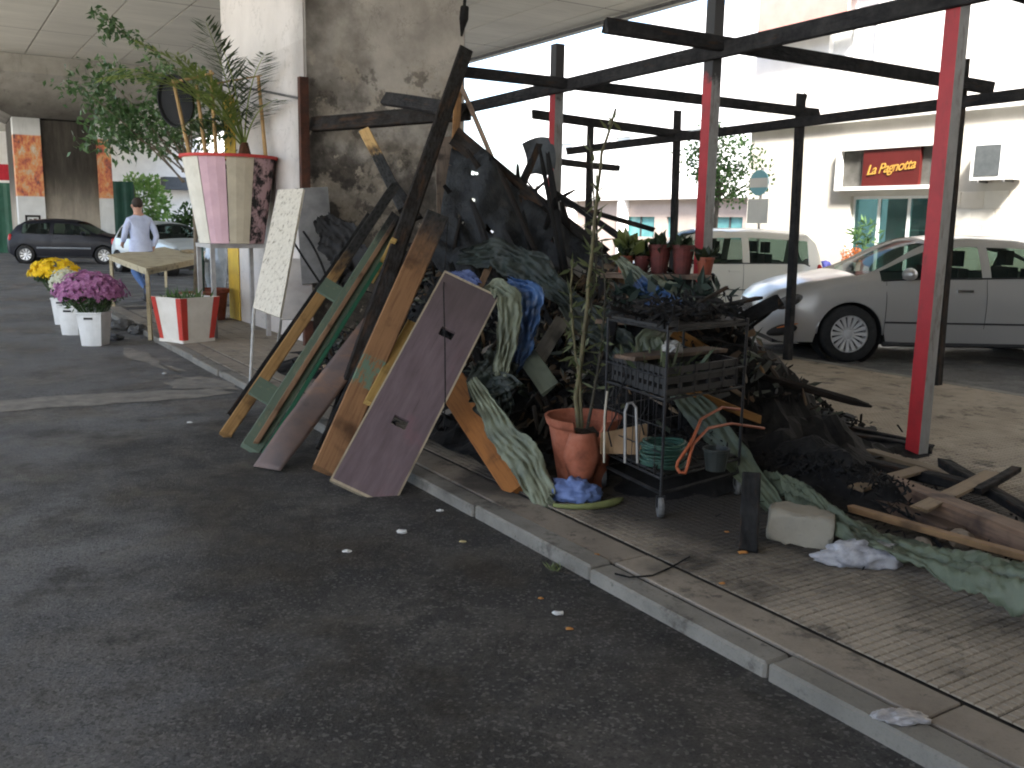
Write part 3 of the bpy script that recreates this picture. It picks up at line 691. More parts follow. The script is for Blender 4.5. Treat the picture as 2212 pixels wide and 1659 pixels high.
M_CH = charred(); M_CH2 = charred('charred_beam', (.018, .0175, .019), .045, .1); M_CHB = charred('charred_brown_timber', (.014, .011, .009), .036, .7)
fr = empty('canopy_frame', P(6.4, 6.7, KZ), 'burnt-out canopy frame of red steel posts and blackened beams', 'canopy frame')
def sq_post(u, v, z1, zs, w=.10):
    m = MB(); m.ub(u - w / 2, u + w / 2, v - w / 2, v + w / 2, KZ - .02, z1); m.mi[2] = 1
    m.build('red_post', [greypost(zs), redpost(zs)], fr, origin=P(u, v, KZ))
sq_post(3.60, 5.42, 2.93, 9.0); sq_post(5.69, 5.42, 3.27, 2.62); sq_post(7.87, 5.42, 3.25, 2.75)
def beam(nm, a, b, w=.10, t=.07, mat=None, jag=.05, nd=None, warp=.006): return plank(nm, a, b, w, t, mat or M_CH2, nd or -VA, fr, jag, warp, 14)
for (u, z1, w) in ((5.22, 3.04, .095), (7.05, 2.93, .085), (9.0, 2.93, .08), (10.8, 2.92, .08)):
    beam('charred_post', P(u, 8.07, KZ - .01), P(u + .05, 8.07, z1), w, w, M_CHB if u < 6 else M_CH2, .03, -VA, .008)
beam('roof_beam', P(2.5, 5.36, 2.90), P(9.9, 5.36, 2.80), .12, .06)
beam('roof_beam', P(2.6, 8.0, 2.70), P(11.3, 8.0, 2.55), .10, .06)
beam('cross_beam', P(5.64, 4.3, 2.93), P(5.15, 8.35, 2.80), .11, .06, nd=-UA)
beam('cross_beam', P(7.80, 4.25, 2.87), P(7.05, 8.3, 2.74), .10, .06, nd=-UA)
beam('cross_beam', P(3.55, 4.4, 3.03), P(3.38, 8.3, 2.88), .12, .06, nd=-UA)
beam('cross_beam', FU(1150, 246, 9.05), FU(1516, 296, 9.0), .10, .06, nd=-UA)
beam('cross_beam', FU(1195, 347, 10.8), FU(1335, 364, 10.8), .09, .06, nd=-UA)
beam('broken_beam', FU(676, 268, 10.42), D(1012, 243, 9.2), .16, .08, M_CHB, .06, cF * -1)
beam('broken_beam', D(832, 214, 10.1), D(995, 240, 8.9), .14, .07, M_CH2, .06, cF * -1)
beam('brace', D(1196, 432, 10.4), D(1412, 497, 10.0), .05, .04, M_CHB, .03, cF * -1)
# charred cladding shreds hanging off beams: splinters
for a, b in ((D(1366, 62, 7.6), D(1372, 78, 7.6)), (D(2095, 182, 9.0), D(2140, 205, 9.0)), (D(1738, 205, 10.5), D(1732, 235, 10.5))):
    beam('splinter', a, b, .05, .03, M_CHB, .04, cF * -1)
# hanging burnt lamp/cable by the pier
cb = empty('burnt_cable', P(10.3, 5.9, 3.0), 'burnt black cable and fitting hanging beside the pier corner', 'cable')
MB().tube([D(1006, -30, 10.6), D(1003, 15, 10.6)], .02, 6).build('cable', M_CH, cb)
MB().tube([D(1004, 15, 10.6), D(1002, 40, 10.6), D(999, 60, 10.6), D(997, 78, 10.6)], [.05, .055, .03, .012], 7).build('fitting', M_CH, cb)
rp = empty('rusty_pole', P(10.4, 3.6, KZ), 'thin rusty steel pole standing against the near pier corner', 'pole')
pb = P(10.36, 3.70, KZ); zt = FU(668, 168, 10.36).z
MB().box(P(10.36, 3.70, (zt + KZ) / 2), UA * .04, VA * .05, ZA * ((zt - KZ) / 2)).build('upright', rm('rusty_steel', (.10, .04, .025), (.045, .025, .02), 9, .8, .3), rp)
MB().tube([D(468, 182, 12.4), D(560, 195, 11.6), FU(664, 216, 10.33)], .014, 6).build('tie_rod', M_PIPE, rp)
# ================================================================== THE BURNT HEAP
def heap_h(u, v):
    g = lambda a, b, s, t, h: h * math.exp(-((u - a) / s) ** 2 - ((v - b) / t) ** 2)
    q = g(6.9, 4.2, 1.5, .95, 1.15) + g(4.95, 4.45, .95, .78, .84) + g(8.4, 4.6, 1.0, .8, .6)
    return q
M_ASH = rm('charred_debris', (.006, .0058, .0058), (.017, .016, .0155), 7, .9, 0, 1.0, 30, .2)
def hf(a, b):
    u, v = 3.5 + a * 6.4, 2.75 + b * 3.6
    h = heap_h(u, v); n_ = noise.fractal(Vector((u * 2.2, v * 2.2, 1.3)), 1.0, 2.1, 5)
    e = min(1, h / .12); return P(u, v, KZ + max(-.02, h + .22 * n_ * e - .02))
hp = MB().grid(hf, 90, 60).build('charred_heap', M_ASH); tag(hp, 'low mound of black ash and charcoal beneath the burnt timbers', 'ash', kind='stuff')
def on_heap(u, v): return KZ + heap_h(u, v)
# loose charcoal, shards and scraps over the mound
m = MB()
for _ in range(2300):
    u, v = rnd(4.0, 9.2), rnd(2.8, 5.9); h = heap_h(u, v)
    if h < .06 and random.random() < .85: continue
    c = P(u, v, KZ + h + rnd(-.02, .07) * min(1, h / .2) + .006); L = rnd(.012, .055) if random.random() < .75 else rnd(.05, .12); m.shard(c, L, rnd(.005, .022), rnd(.004, .012))
sh_o = m.build('charcoal_scraps', M_CH); tag(sh_o, 'loose charcoal and scraps scattered over the burnt mound', 'charcoal', kind='stuff')
# ash heap on the right
def hf2(a, b):
    ang = b * 2 * math.pi; r = a; c = G(1752, 1040, KZ)
    p = c + UA * (r * .95 * math.cos(ang)) + VA * (r * .42 * math.sin(ang)) - UA * .1
    h = .25 * math.exp(-(r * 1.7) ** 2) * (1 + .25 * r * math.cos(ang)); n_ = noise.fractal(p * 6, 1.0, 2.1, 5)
    return p + ZA * (h + .05 * n_ * (1 - r * .75) - .012 - .02 * max(0, r - .8) * 5)
ah = MB().grid(hf2, 26, 56).build('ash_heap', M_ASH); tag(ah, 'long low heap of fine black ash right of the trolley', 'ash', kind='stuff')
m = MB(); ac_ = G(1780, 1060, KZ)
for _ in range(900):
    a, r = rnd(0, 6.28), abs(random.gauss(0, .55)); p = ac_ + UA * (r * 1.1 * math.cos(a)) + VA * (r * .55 * math.sin(a))
    u_, v_ = uv(p)
    p.z = KZ + .18 * math.exp(-(r * 1.6) ** 2) + rnd(0, .02); m.shard(p, rnd(.005, .03), rnd(.003, .011), rnd(.002, .007))
tag(m.build('ash_scraps', M_CH), 'small burnt fragments strewn on the paving around the ash', 'ash', kind='stuff')

# ---- fallen roof covering: dark sheet sliding down from the peak to the right
def poly(pts, f):
    n = len(pts) - 1; x = f * n; i = min(int(x), n - 1); return pts[i].lerp(pts[i + 1], x - i)
ridge = [D(975, 318, 7.9), D(1050, 330, 7.8), D(1130, 420, 7.6), D(1210, 490, 7.5), D(1290, 545, 7.4), D(1330, 590, 7.3)]
foot = [D(930, 560, 7.2), D(1010, 640, 7.0), D(1090, 690, 6.9), D(1180, 740, 6.8), D(1260, 760, 6.7), D(1310, 740, 6.8)]
def roof_fn(a, b):
    p = poly(ridge, a).lerp(poly(foot, a), b); k = noise.fractal(p * 2.6, 1.0, 2.0, 5)
    p = p + (CAM - p).normalized() * (k * .22) + ZA * (.05 * noise.noise(p * 7) - .10 * math.sin(b * 3.14))
    return p
rs_ = random.Random(3)
hole = {(rs_.randrange(3, 40), rs_.randrange(3, 22)) for _ in range(16)}
def t_roof():
    t = NT('burnt_roof_felt', .75, 0, .3); o = t.obj(); n1 = t.noise(o, 2.2, 6, .7)
    c = t.ramp(n1, [(.35, (.013, .0145, .017)), (.55, (.030, .033, .036)), (.72, (.05, .042, .036))])
    t.col(c); t.bump(t.noise(o, 14, 5), .9, .03); return t.m
M_ROOF = t_roof()
rf = MB().grid(roof_fn, 46, 26, lambda i, j: (i, j) in hole or (i + 1, j) in hole and rs_.random() < .5).build('fallen_roof_sheet', M_ROOF, smooth=True)
sm_ = rf.modifiers.new('thick', 'SOLIDIFY'); sm_.thickness = .012
tag(rf, 'crumpled dark roofing sheet sloping down from the peak of the heap', 'roof sheet')
ridge2 = [D(1290, 560, 7.2), D(1440, 680, 7.0), D(1560, 770, 6.9), D(1660, 855, 6.8), D(1748, 938, 6.7)]
foot2 = [D(1290, 700, 6.5), D(1400, 790, 6.4), D(1480, 860, 6.3), D(1570, 940, 6.2), D(1660, 1010, 6.25)]
def roof_fn2(a, b):
    p = poly(ridge2, a).lerp(poly(foot2, a), b); k = noise.fractal(p * 2.6 + Vector((5, 1, 2)), 1.0, 2.0, 5)
    return p + (CAM - p).normalized() * (k * .12) + ZA * (.03 * noise.noise(p * 9) - .06 * math.sin(b * 3.14))
rf2 = MB().grid(roof_fn2, 36, 16).build('fallen_roof_sheet', M_ROOF, smooth=True); rf2.modifiers.new('thick', 'SOLIDIFY').thickness = .012
tag(rf2, 'lower strip of black roofing sheet reaching the paving behind the trolley', 'roof sheet')
def T(o, label, cat, group=None): return tag(o, label, cat, group)
# roof edge timbers along the slope
T(plank('charred_rafter', D(985, 296, 7.95), D(1300, 552, 7.45), .16, .06, M_CHB, None, None, .05, .012, 14), 'long brown-black rafter along the upper edge of the fallen roof', 'timber')
T(plank('charred_rafter', D(1285, 545, 7.3), D(1575, 772, 6.95), .10, .05, M_CHB, None, None, .05, .01, 12), 'charred rafter continuing down the slope behind the thorny plant', 'timber')
T(plank('charred_rafter', D(1552, 745, 6.9), D(1752, 945, 6.62), .17, .07, M_CH, None, None, .05, .01, 12), 'wide black rafter whose foot rests on the pale paving at right', 'timber')
T(plank('charred_rafter', D(1520, 760, 6.75), D(1700, 960, 6.45), .09, .05, M_CH, None, None, .05, .01, 12), 'narrower black rafter lying just under the wide one', 'timber')

# ---- leaning boards on the left of the heap (feet on the road)
def lean(name, bx, by, tx, ty, td, w, t, mat, label, cat='plank', off=0.0, jag=.02, warp=.004, nd=None, z=0.0, seg=12):
    a = G(bx, by, z); a.z += off; b = D(tx, ty, td)
    return T(plank(name, a, b, w, t, mat, nd, None, jag, warp, seg), label, cat)
W_YEL = wood('yellow_plank_wood', (.29, .17, .066), (.19, .105, .04), [(1.55, 1.95)])
lean('plank', 487, 946, 852, 402, 8.1, .085, .05, W_YEL, 'leftmost yellow plank leaning on the heap, its upper half burnt black', off=.02, jag=.03)
lean('charred_plank', 505, 905, 800, 470, 8.0, .10, .05, M_CH, 'black plank leaning just behind the leftmost yellow one', off=.02, jag=.06)
W_GRN = wood('green_paint_wood', (.15, .17, .12), (.085, .10, .075), [(2.05, 2.5)], ((.105, .145, .108), -1, 9, .55))
a_, b_ = G(540, 978, 0) + ZA * .02, D(858, 470, 7.7)
gf = empty('green_frame', a_, 'green painted wooden frame leaning on the heap with brown inner rail', 'timber_frame')  # a painted wooden frame of rails, no lattice
plank('rail', a_, b_, .13, .03, W_GRN, None, gf, .03, .004, 12)
sd = (b_ - a_).cross(CAM - a_).normalized(); up_ = sd.cross(b_ - a_).normalized()
if up_.dot(CAM - a_) < 0: up_ = -up_
plank('inner_rail', a_ + up_ * .035 + sd * .012 + (b_ - a_) * .02, b_ + up_ * .035 - (b_ - a_) * .03, .035, .03, wood('brown_rail_wood', (.22, .135, .08), (.13, .075, .046), [(2.0, 2.5)]), None, gf, .02, .003, 10)
plank('side_edge', a_ + sd * .085, b_ + sd * .085 - (b_ - a_) * .22, .03, .06, wood('dark_green_wood', (.03, .14, .075), (.02, .085, .05), None, ((.022, .105, .06), -1, 9, .7)), None, gf, .03, .002, 10)
for f in (.18, .60):
    c = a_.lerp(b_, f) - sd * .04 - up_ * .03
    plank('cross_rail', c - sd * .17, c + sd * .02, .16, .022, W_GRN, up_, gf, .01, 0, 3)
# salmon sheet, bent
def sal(a, b):
    l = [G(548, 1010), G(600, 950), G(690, 815), G(800, 668)]; r = [G(604, 1021), G(655, 965), G(730, 850), G(830, 690)]
    ds = [5.66, 5.9, 6.45, 7.1]
    L_ = [D(*q, d) for q, d in zip(((548, 1010), (612, 915), (700, 800), (805, 665)), ds)]; R_ = [D(*q, d) for q, d in zip(((606, 1020), (668, 940), (770, 800), (850, 700)), ds)]
    L_[0] = G(548, 1010); R_[0] = G(606, 1020)
    p = poly(L_, a).lerp(poly(R_, a), b); return p + (CAM - p).normalized() * (.03 * math.sin(a * 5) + .02 * math.sin(b * 3.1) + .012 * noise.noise(p * 8)) + ZA * .006
def t_sal():
    t = NT('salmon_sheet', .7, 0, .3); o = t.obj(); n1 = t.noise(o, 2.4, 5, .6)
    c = t.ramp(n1, [(.34, (.085, .072, .072)), (.48, (.13, .092, .08)), (.60, (.21, .115, .07)), (.72, (.07, .062, .062))])
    t.col(t.mix(t.math('MULTIPLY', t.smooth(t.noise(o, 6, 5), .6, .7), .6), c, (.06, .05, .05))); t.bump(t.noise(o, 25, 4), .3, .005); return t.m
so_ = MB().grid(sal, 24, 6).build('bent_sheet', t_sal(), smooth=True); so_.modifiers.new('thick', 'SOLIDIFY').thickness = .006
T(so_, 'bent salmon and grey metal sheet leaning between green frame and black post', 'metal sheet')
lean('charred_post', 712, 975, 1004, 112, 8.4, .13, .12, M_CHB, 'tallest charred post, leaning across the heap to above the pier corner', 'post', off=.02, jag=.05, seg=22)
lean('charred_post', 700, 985, 905, 545, 6.9, .12, .09, M_CH, 'thick black burnt post leaning left of the big brown plank', 'post', off=.03, jag=.06)
W_BRN = wood('big_brown_plank', (.225, .118, .055), (.135, .066, .03), [(1.55, 2.2)], ((.10, .155, .11), .62, .86, .5))
lean('plank', 702, 1030, 945, 468, 6.75, .165, .07, W_BRN, 'big brown plank with a green paint band, left of the purple board', off=.03, jag=.02)
W_YEL2 = wood('short_yellow_plank', (.36, .235, .075), (.25, .15, .045))
T(plank('plank', D(800, 872, 5.72), D(893, 700, 6.35), .09, .04, W_YEL2, None, None, .02, .003, 6), 'short yellow plank peeping out left of the purple board', 'plank')
plank_s = lean('stick', 803, 608, 850, 518, 7.0, .045, .03, W_YEL2, 'short yellow stick in front of the black leaning post', z=1.0)
# purple board with two hand holes
a0 = (G(722, 1044) + G(811, 1090)) / 2; b0 = D(1016, 624, 5.85); wdir = (G(811, 1090) - G(722, 1044)); Wd = wdir.length * 1.02
xa = (b0 - a0).normalized(); L_ = (b0 - a0).length; a0 = G(782, 1070); xa = (b0 - a0).normalized(); L_ = (b0 - a0).length; nn = (CAM - (a0 + b0) / 2 - cR * .5); nn = (nn - xa * nn.dot(xa)).normalized()
ya = nn.cross(xa).normalized(); Wd = .36
def t_purple():
    t = NT('purple_board', .75, 0, .2); o = t.obj(); g_ = t.noise(t.mapv(o, (1.2, 9, 9)), 3, 6, .7); b_n = t.noise(o, 3.2, 5, .65)
    c = t.ramp(g_, [(.3, (.088, .064, .069)), (.55, (.122, .090, .096)), (.75, (.15, .114, .117))])
    c = t.mix(t.math('MULTIPLY', t.smooth(b_n, .58, .72), .45), c, (.17, .085, .095))
    x = t.sep(o)[0]; c = t.mix(t.math('MULTIPLY', t.smooth(t.math('ADD', x, t.math('MULTIPLY', b_n, .8)), 1.35, 1.9), .6), c, (.07, .055, .05))
    sc_ = t.noise(t.mapv(o, (2, 60, 60), (0, 0, .5)), 1.5, 3, .5)
    c = t.mix(t.math('MULTIPLY', t.smooth(sc_, .68, .72), .5), c, (.05, .035, .04))
    t.col(c); t.bump(g_, .25, .003); return t.m
pbm = MB()
pbm.slab((0, 0, 0), Vector((1, 0, 0)), Vector((0, 1, 0)), Vector((0, 0, 1)), [.0, L_ * .29, L_ * .29 + .062, L_ * .725, L_ * .725 + .062, L_], [-Wd / 2, -.050, .040, Wd / 2], [(1, 1), (3, 1)], .028)
pb_ = pbm.build('purple_board', t_purple(), None, local=True)
Rb = Matrix((xa, ya, nn)).transposed(); pb_.matrix_basis = Matrix.Translation(a0 + ZA * .01) @ Rb.to_4x4()
T(pb_, 'wide dusty purple board with two slot holes leaning on the heap', 'board')
M_EDGE = wood('pale_edge_wood', (.33, .275, .19), (.22, .175, .115))
for sgn_, n_ in ((1, 'edge_strip'), (-1, 'edge_strip')):
    mm = MB().xb(0, L_, sgn_ * (Wd / 2 + .006) - .005, sgn_ * (Wd / 2 + .006) + .005, -.002, .0295).build(n_, M_EDGE, pb_, local=True)
MB().xb(-.016, -.001, -Wd / 2 - .01, Wd / 2 + .01, -.004, .031).build('edge_strip', M_EDGE, pb_, local=True)
MB().xb(L_ + .001, L_ + .014, -Wd / 2 - .01, Wd / 2 + .01, -.004, .031).build('edge_strip', M_EDGE, pb_, local=True)
# wire hanging over the purple board
wr = MB().tube([D(968, 470, 6.4), D(962, 560, 6.2), D(958, 620, 5.72), D(961, 740, 5.42), D(962, 860, 5.22), D(958, 925, 5.2)], .004, 5)
T(wr.build('hanging_wire', M_CH), 'thin black wire hanging down over the purple board', 'wire')
W_ORG = wood('orange_plank_wood', (.22, .085, .02), (.13, .045, .011), None)
a_, b_ = G(1128, 1062, KZ) + ZA * .02, D(950, 790, 6.2)
T(plank('plank', a_, b_, .20, .045, W_ORG, None, None, .01, .002, 8), 'reddish orange plank leaning to the left beside the purple board', 'plank')
# white tabletop on thin legs, leaning against the pier side
TL, TR, BR, BL = D(600, 410, 9.5), D(655, 407, 9.35), D(604, 686, 8.75), D(546, 664, 8.95)
tb = empty('leaning_table', G(545, 822, KZ), 'narrow weathered white tabletop on two thin legs, tipped against the pier', 'table')
def t_peel():
    t = NT('peeling_white', .75, 0, .3); p = t.obj(); st = t.noise(t.mapv(p, (26, 26, 3.5), (0, .55, 0)), 1.5, 6, .75)
    t.col(t.ramp(st, [(.33, (.13, .115, .095)), (.45, (.54, .50, .42)), (.75, (.64, .61, .53))])); t.bump(st, .4, .006); return t.m
q = MB(); nrm = (TR - TL).cross(BL - TL).normalized(); nrm = nrm if nrm.dot(CAM - TL) > 0 else -nrm
q.quadlist([TL, TR, BR, BL] + [k - nrm * .03 for k in (TL, TR, BR, BL)], [(0, 1, 2, 3), (7, 6, 5, 4), (0, 4, 5, 1), (1, 5, 6, 2), (2, 6, 7, 3), (3, 7, 4, 0)])
q.build('table_top', t_peel(), tb)
M_LEG = rm('pale_grey_metal', (.48, .47, .44), (.34, .33, .31), 8, .5, .2)
MB().tube([BL - nrm * .02, G(541, 826, KZ)], .014, 6).build('leg', M_LEG, tb)
MB().tube([BR - nrm * .02, G(597, 775, KZ)], .014, 6).build('leg', M_LEG, tb)
T(plank('grey_panel', D(690, 610, 9.9), D(672, 405, 10.35), .36, .02, rm('grey_panel', (.20, .195, .19), (.10, .098, .096), 3), None, None, .02, .004, 6), 'smoke-stained grey panel standing behind the leaning white tabletop', 'panel')
T(plank('grey_panel', D(640, 690, 9.5), D(640, 560, 10.2), .34, .02, rm('pale_panel', (.48, .45, .42), (.36, .33, .31), 3), None, None, .02, .004, 6), 'pale low panel behind the legs of the white tabletop', 'panel')
for i, (a, b, c) in enumerate((((632, 520, 9.6), (675, 590, 9.5), (712, 640, 9.3)), ((655, 500, 9.7), (700, 560, 9.6), (718, 650, 9.2)))):
    T(MB().tube(bez(D(*a), D(*b), D(*c)), .012, 5).build('burnt_tube', M_CH), ('upper' if i else 'lower') + ' thin burnt tube bent in front of the grey panel', 'tube')
# tarpaulins / cloths
def ribbon(name, pts, widths, mat, label, cat, wdir=None, crumple=.03, nu=80, nv=18, seed=0.0, th=.0015):
    pts = [Vector(p) for p in pts]
    def fn(a, b):
        p = poly(pts, a); n = len(widths) - 1; x = a * n; i = min(int(x), n - 1); w_ = widths[i] + (widths[i + 1] - widths[i]) * (x - i)
        t_ = (poly(pts, min(1, a + .02)) - poly(pts, max(0, a - .02))).normalized(); s_ = t_.cross(CAM - p).normalized() if wdir is None else Vector(wdir)
        w_ *= 1 + .28 * noise.noise(Vector((a * 9, seed * 3.1, (b > .5) * 7.0))) + .10 * noise.noise(Vector((a * 40, seed, (b > .5) * 3.0)))
        q = p + s_ * ((b - .5) * w_); nrm_ = s_.cross(t_).normalized(); ln = Vector((a * 2.2, (b - .5) * 3.2 + .35 * noise.noise(Vector((a * 5, seed, 0))), seed))
        r1_ = 1 - 2 * abs(noise.noise(ln * 2.6)); r2_ = 1 - 2 * abs(noise.noise(Vector((a * 7, b * 6, seed + 4)))); r3_ = 1 - 2 * abs(noise.noise(Vector((a * 22, b * 13, seed + 9))))
        return q + nrm_ * (crumple * (.9 * r1_ + .55 * r2_ + .22 * r3_ + 1.1 * noise.noise(q * 5 + Vector((seed, 0, 0)))))
    o = MB().grid(fn, nu, nv).build(name, mat, smooth=True); o.modifiers.new('thick', 'SOLIDIFY').thickness = th
    return T(o, label, cat)
C_GRN = cloth('green_tarp', (.088, .104, .068), (.035, .042, .03)); C_GRN2 = cloth('pale_green_tarp', (.150, .165, .112), (.062, .07, .048), .6)
C_BLU = cloth('blue_tarp', (.045, .105, .24), (.012, .028, .075), .35); C_DGR = cloth('dark_green_tarp', (.018, .026, .020), (.008, .011, .009))
ribbon('green_tarp', [D(1040, 640, 6.0), D(1075, 618, 5.9), D(1100, 645, 5.75), D(1100, 720, 5.65), D(1083, 790, 5.6), D(1082, 840, 5.6)], [.05, .10, .15, .14, .10, .06], C_GRN2, 'pale green tarpaulin strip hanging off the purple board corner', 'tarpaulin', seed=1.0)
ribbon('blue_tarp', [D(1105, 618, 6.0), D(1140, 640, 5.9), D(1130, 720, 5.85), D(1105, 790, 5.8), D(1085, 850, 5.75)], [.10, .20, .18, .13, .05], C_BLU, 'shiny blue tarpaulin hanging beside the purple board', 'tarpaulin', seed=2.0, crumple=.05)
ribbon('green_tarp', [D(1085, 780, 5.7), D(1060, 830, 5.6), D(1075, 860, 5.6), D(1105, 850, 5.6)], [.2, .3, .3, .16], C_DGR, 'dark green plastic bag bulging below the hanging blue tarpaulin', 'tarpaulin', seed=3.0, crumple=.05)
ribbon('green_tarp', [D(1025, 830, 5.5), D(1085, 930, 5.2), D(1140, 1000, 5.0), D(1178, 1085, 4.85), D(1200, 1093, 4.82)], [.06, .16, .19, .12, .03], C_GRN2, 'pale green tarpaulin strip trailing down beside the orange plank', 'tarpaulin', seed=4.0)
ribbon('green_tarp', [D(1000, 555, 7.1), D(1080, 545, 6.7), D(1160, 590, 6.5), D(1240, 660, 6.3)], [.1, .22, .26, .12], C_DGR, 'dark green tarpaulin draped over the middle of the heap', 'tarpaulin', seed=5.0, crumple=.06)
ribbon('green_tarp', [D(1180, 600, 6.5), D(1270, 690, 6.2), D(1350, 760, 6.0), D(1400, 800, 5.9)], [.12, .2, .2, .08], C_DGR, 'dark green tarpaulin behind the thorny plant and trolley', 'tarpaulin', seed=6.0, crumple=.06)
ribbon('blue_tarp', [D(970, 600, 6.35), D(1010, 603, 6.2), D(1040, 622, 6.1)], [.08, .12, .08], cloth('dull_blue_tarp', (.06, .085, .19), (.03, .04, .09)), 'scrap of dull blue cloth behind the top of the purple board', 'tarpaulin', seed=7.0)
ribbon('green_tarp', [D(1345, 570, 6.4), D(1390, 620, 6.2), D(1460, 660, 6.1), D(1530, 672, 6.0)], [.06, .16, .26, .10], C_GRN2, 'green tarpaulin over the shelf above the trolley', 'tarpaulin', seed=8.0, crumple=.05)
ribbon('blue_tarp', [D(1378, 615, 6.15), D(1415, 650, 6.05), D(1470, 672, 5.95), D(1515, 680, 5.9)], [.12, .18, .14, .06], C_BLU, 'blue tarpaulin bunched on the shelf above the trolley', 'tarpaulin', seed=9.0, crumple=.05)
ribbon('green_tarp', [D(1448, 700, 5.9), D(1400, 740, 5.7), D(1450, 820, 5.6), D(1520, 900, 5.4), D(1600, 1000, 5.1), D(1690, 1120, 4.75)], [.1, .16, .14, .17, .16, .08], C_GRN, 'long green tarpaulin fold running down behind the trolley', 'tarpaulin', seed=10.0)
# green tarp on the ground at right
gt = [G(1640, 1075, KZ), G(1730, 1120, KZ), G(1850, 1175, KZ), G(1990, 1215, KZ), G(2120, 1262, KZ), G(2260, 1310, KZ)]
gt2 = [G(1700, 1128, KZ), G(1760, 1160, KZ), G(1850, 1215, KZ), G(1990, 1262, KZ), G(2110, 1325, KZ), G(2260, 1372, KZ)]
def gtf(a, b):
    p = poly(gt, a).lerp(poly(gt2, a), b); ridge_ = math.sin(b * math.pi) ** .6
    return p + ZA * max(.008, .035 + .12 * ridge_ * (.55 + .45 * math.sin(a * 7 + 1)) + .034 * (1 - 2 * abs(noise.noise(Vector((a * 5, b * 7, 1))))) + .018 * (1 - 2 * abs(noise.noise(Vector((a * 16, b * 9, 4))))) + .008 * (1 - 2 * abs(noise.noise(Vector((a * 45, b * 22, 7))))) + .012 * math.sin(b * 14 + a * 3))
o = MB().grid(gtf, 170, 40).build('green_tarp', C_GRN, smooth=True); o.modifiers.new('thick', 'SOLIDIFY').thickness = .004
T(o, 'large green tarpaulin bunched along the paving at the right edge', 'tarpaulin')
T(plank('plank', G(1835, 1140, KZ) + ZA * .10, G(2270, 1262, KZ) + ZA * .09, .05, .03, wood('tan_batten', (.19, .11, .05), (.12, .066, .03)), ZA, None, .03, .006, 12), 'thin tan batten along the top of the green tarpaulin', 'plank')
# terracotta pot, broken open, with thorny plant
pc = G(1255, 1048, KZ); pr = .20
def pot(c, r0, r1, h, n=40, brk=True):
    """flower pot with rim; a jagged opening broken out of the side towards the camera"""
    c = Vector(c); ang0 = math.atan2(CAM.y - c.y, CAM.x - c.x); m = MB(); K = 14
    prof = [(r0 + (r1 - r0) * i / K, h * i / K) for i in range(K + 1)]; prof[-2] = (r1 * 1.02, h * .9); prof[-1] = (r1 * 1.08, h)
    def rad(i, k, inner):
        r, z = prof[i]; a = 2 * math.pi * k / n; return c + Vector((math.cos(a), math.sin(a), 0)) * (r - (.016 if inner else 0)) + ZA * z
    def out(i, k):
        if not brk: return False
        a = (2 * math.pi * (k + .5) / n - ang0 - .15 + math.pi) % (2 * math.pi) - math.pi; z = (i + .5) / K
        return abs(a) < .62 * (z - .30) + .12 * noise.noise(Vector((i * .7, k * .9, 2))) and z > .34
    vid = {}
    def vv(i, k, inn):
        key = (i, k % n, inn)
        if key not in vid: vid[key] = len(m.v); m.v.append(rad(i, k % n, inn))
        return vid[key]
    for i in range(K):
        for k in range(n):
            if out(i, k): continue
            m.f.append((vv(i, k, 0), vv(i, k + 1, 0), vv(i + 1, k + 1, 0), vv(i + 1, k, 0))); m.f.append((vv(i, k, 1), vv(i + 1, k, 1), vv(i + 1, k + 1, 1), vv(i, k + 1, 1))); m.mi += [0, 0]
            for (e0, e1, nb) in (((i, k), (i, k + 1), (i - 1, k)), ((i + 1, k + 1), (i + 1, k), (i + 1, k)), ((i + 1, k), (i, k), (i, k - 1)), ((i, k + 1), (i + 1, k + 1), (i, k + 1))):
                if nb[0] < 0 or nb[0] >= K or out(nb[0], nb[1] % n):
                    m.f.append((vv(*e0, 0), vv(*e0, 1), vv(*e1, 1), vv(*e1, 0))); m.mi.append(0)
    m.f.append(tuple(vv(0, k, 0) for k in reversed(range(n)))); m.mi.append(0)
    return m
def t_terra(nm='terracotta', c=(.26, .082, .045)):
    if nm in MATS: return MATS[nm]
    t = NT(nm, .8, 0, .25); o = t.obj(); n1 = t.noise(o, 9, 5, .65)
    t.col(t.ramp(n1, [(.3, tuple(x * .55 for x in c)), (.5, c), (.75, (c[0] * 1.15, c[1] * 1.5, c[2] * 1.8))])); t.bump(t.noise(o, 40, 4), .3, .003); MATS[nm] = t.m; return t.m
po = empty('broken_flower_pot', pc, 'broken terracotta pot beside the trolley with its front knocked out', 'flower pot')
pot(pc, .125, .20, .40).build('pot_wall', t_terra(), po)
M_SOIL = rm('dark_soil', (.02, .015, .011), (.04, .03, .022), 20, .95, 0, 1.0, 50)
MB().blob(pc + ZA * .20, (.15, .15, .13), 3, .2, 4, 2.0).build('soil', M_SOIL, po)
shard = MB().grid(lambda a, b: pc + (CAM - pc).normalized() * (.17 + .02 * math.sin(b * 3)) * Vector((1, 1, 0)).length / 1.41 + cR * ((b - .5) * (.19 * (1 - abs(a - .55) * .9))) + ZA * (.03 + a * .26) + Vector((0, -.03 * math.sin(b * math.pi), 0)), 8, 8)
o = shard.build('pot_shard', t_terra(), None, smooth=True); o.modifiers.new('thick', 'SOLIDIFY').thickness = .016
T(o, 'curved terracotta shard standing in front of the broken pot', 'pot shard')
tp = empty('thorny_plant', pc + ZA * .25, 'tall scorched thorny plant with thin stems growing from the broken pot', 'plant')
M_STEM = rm('thorny_stem', (.12, .105, .05), (.07, .06, .036), 14, .8, 0, .8, 60); M_THL = leafm('thorny_leaf', (.05, .065, .026), (.10, .11, .05)); M_STEMD = rm('scorched_stem', (.045, .04, .027), (.026, .024, .018), 14)
base = pc + ZA * .30; pd = depth(base)
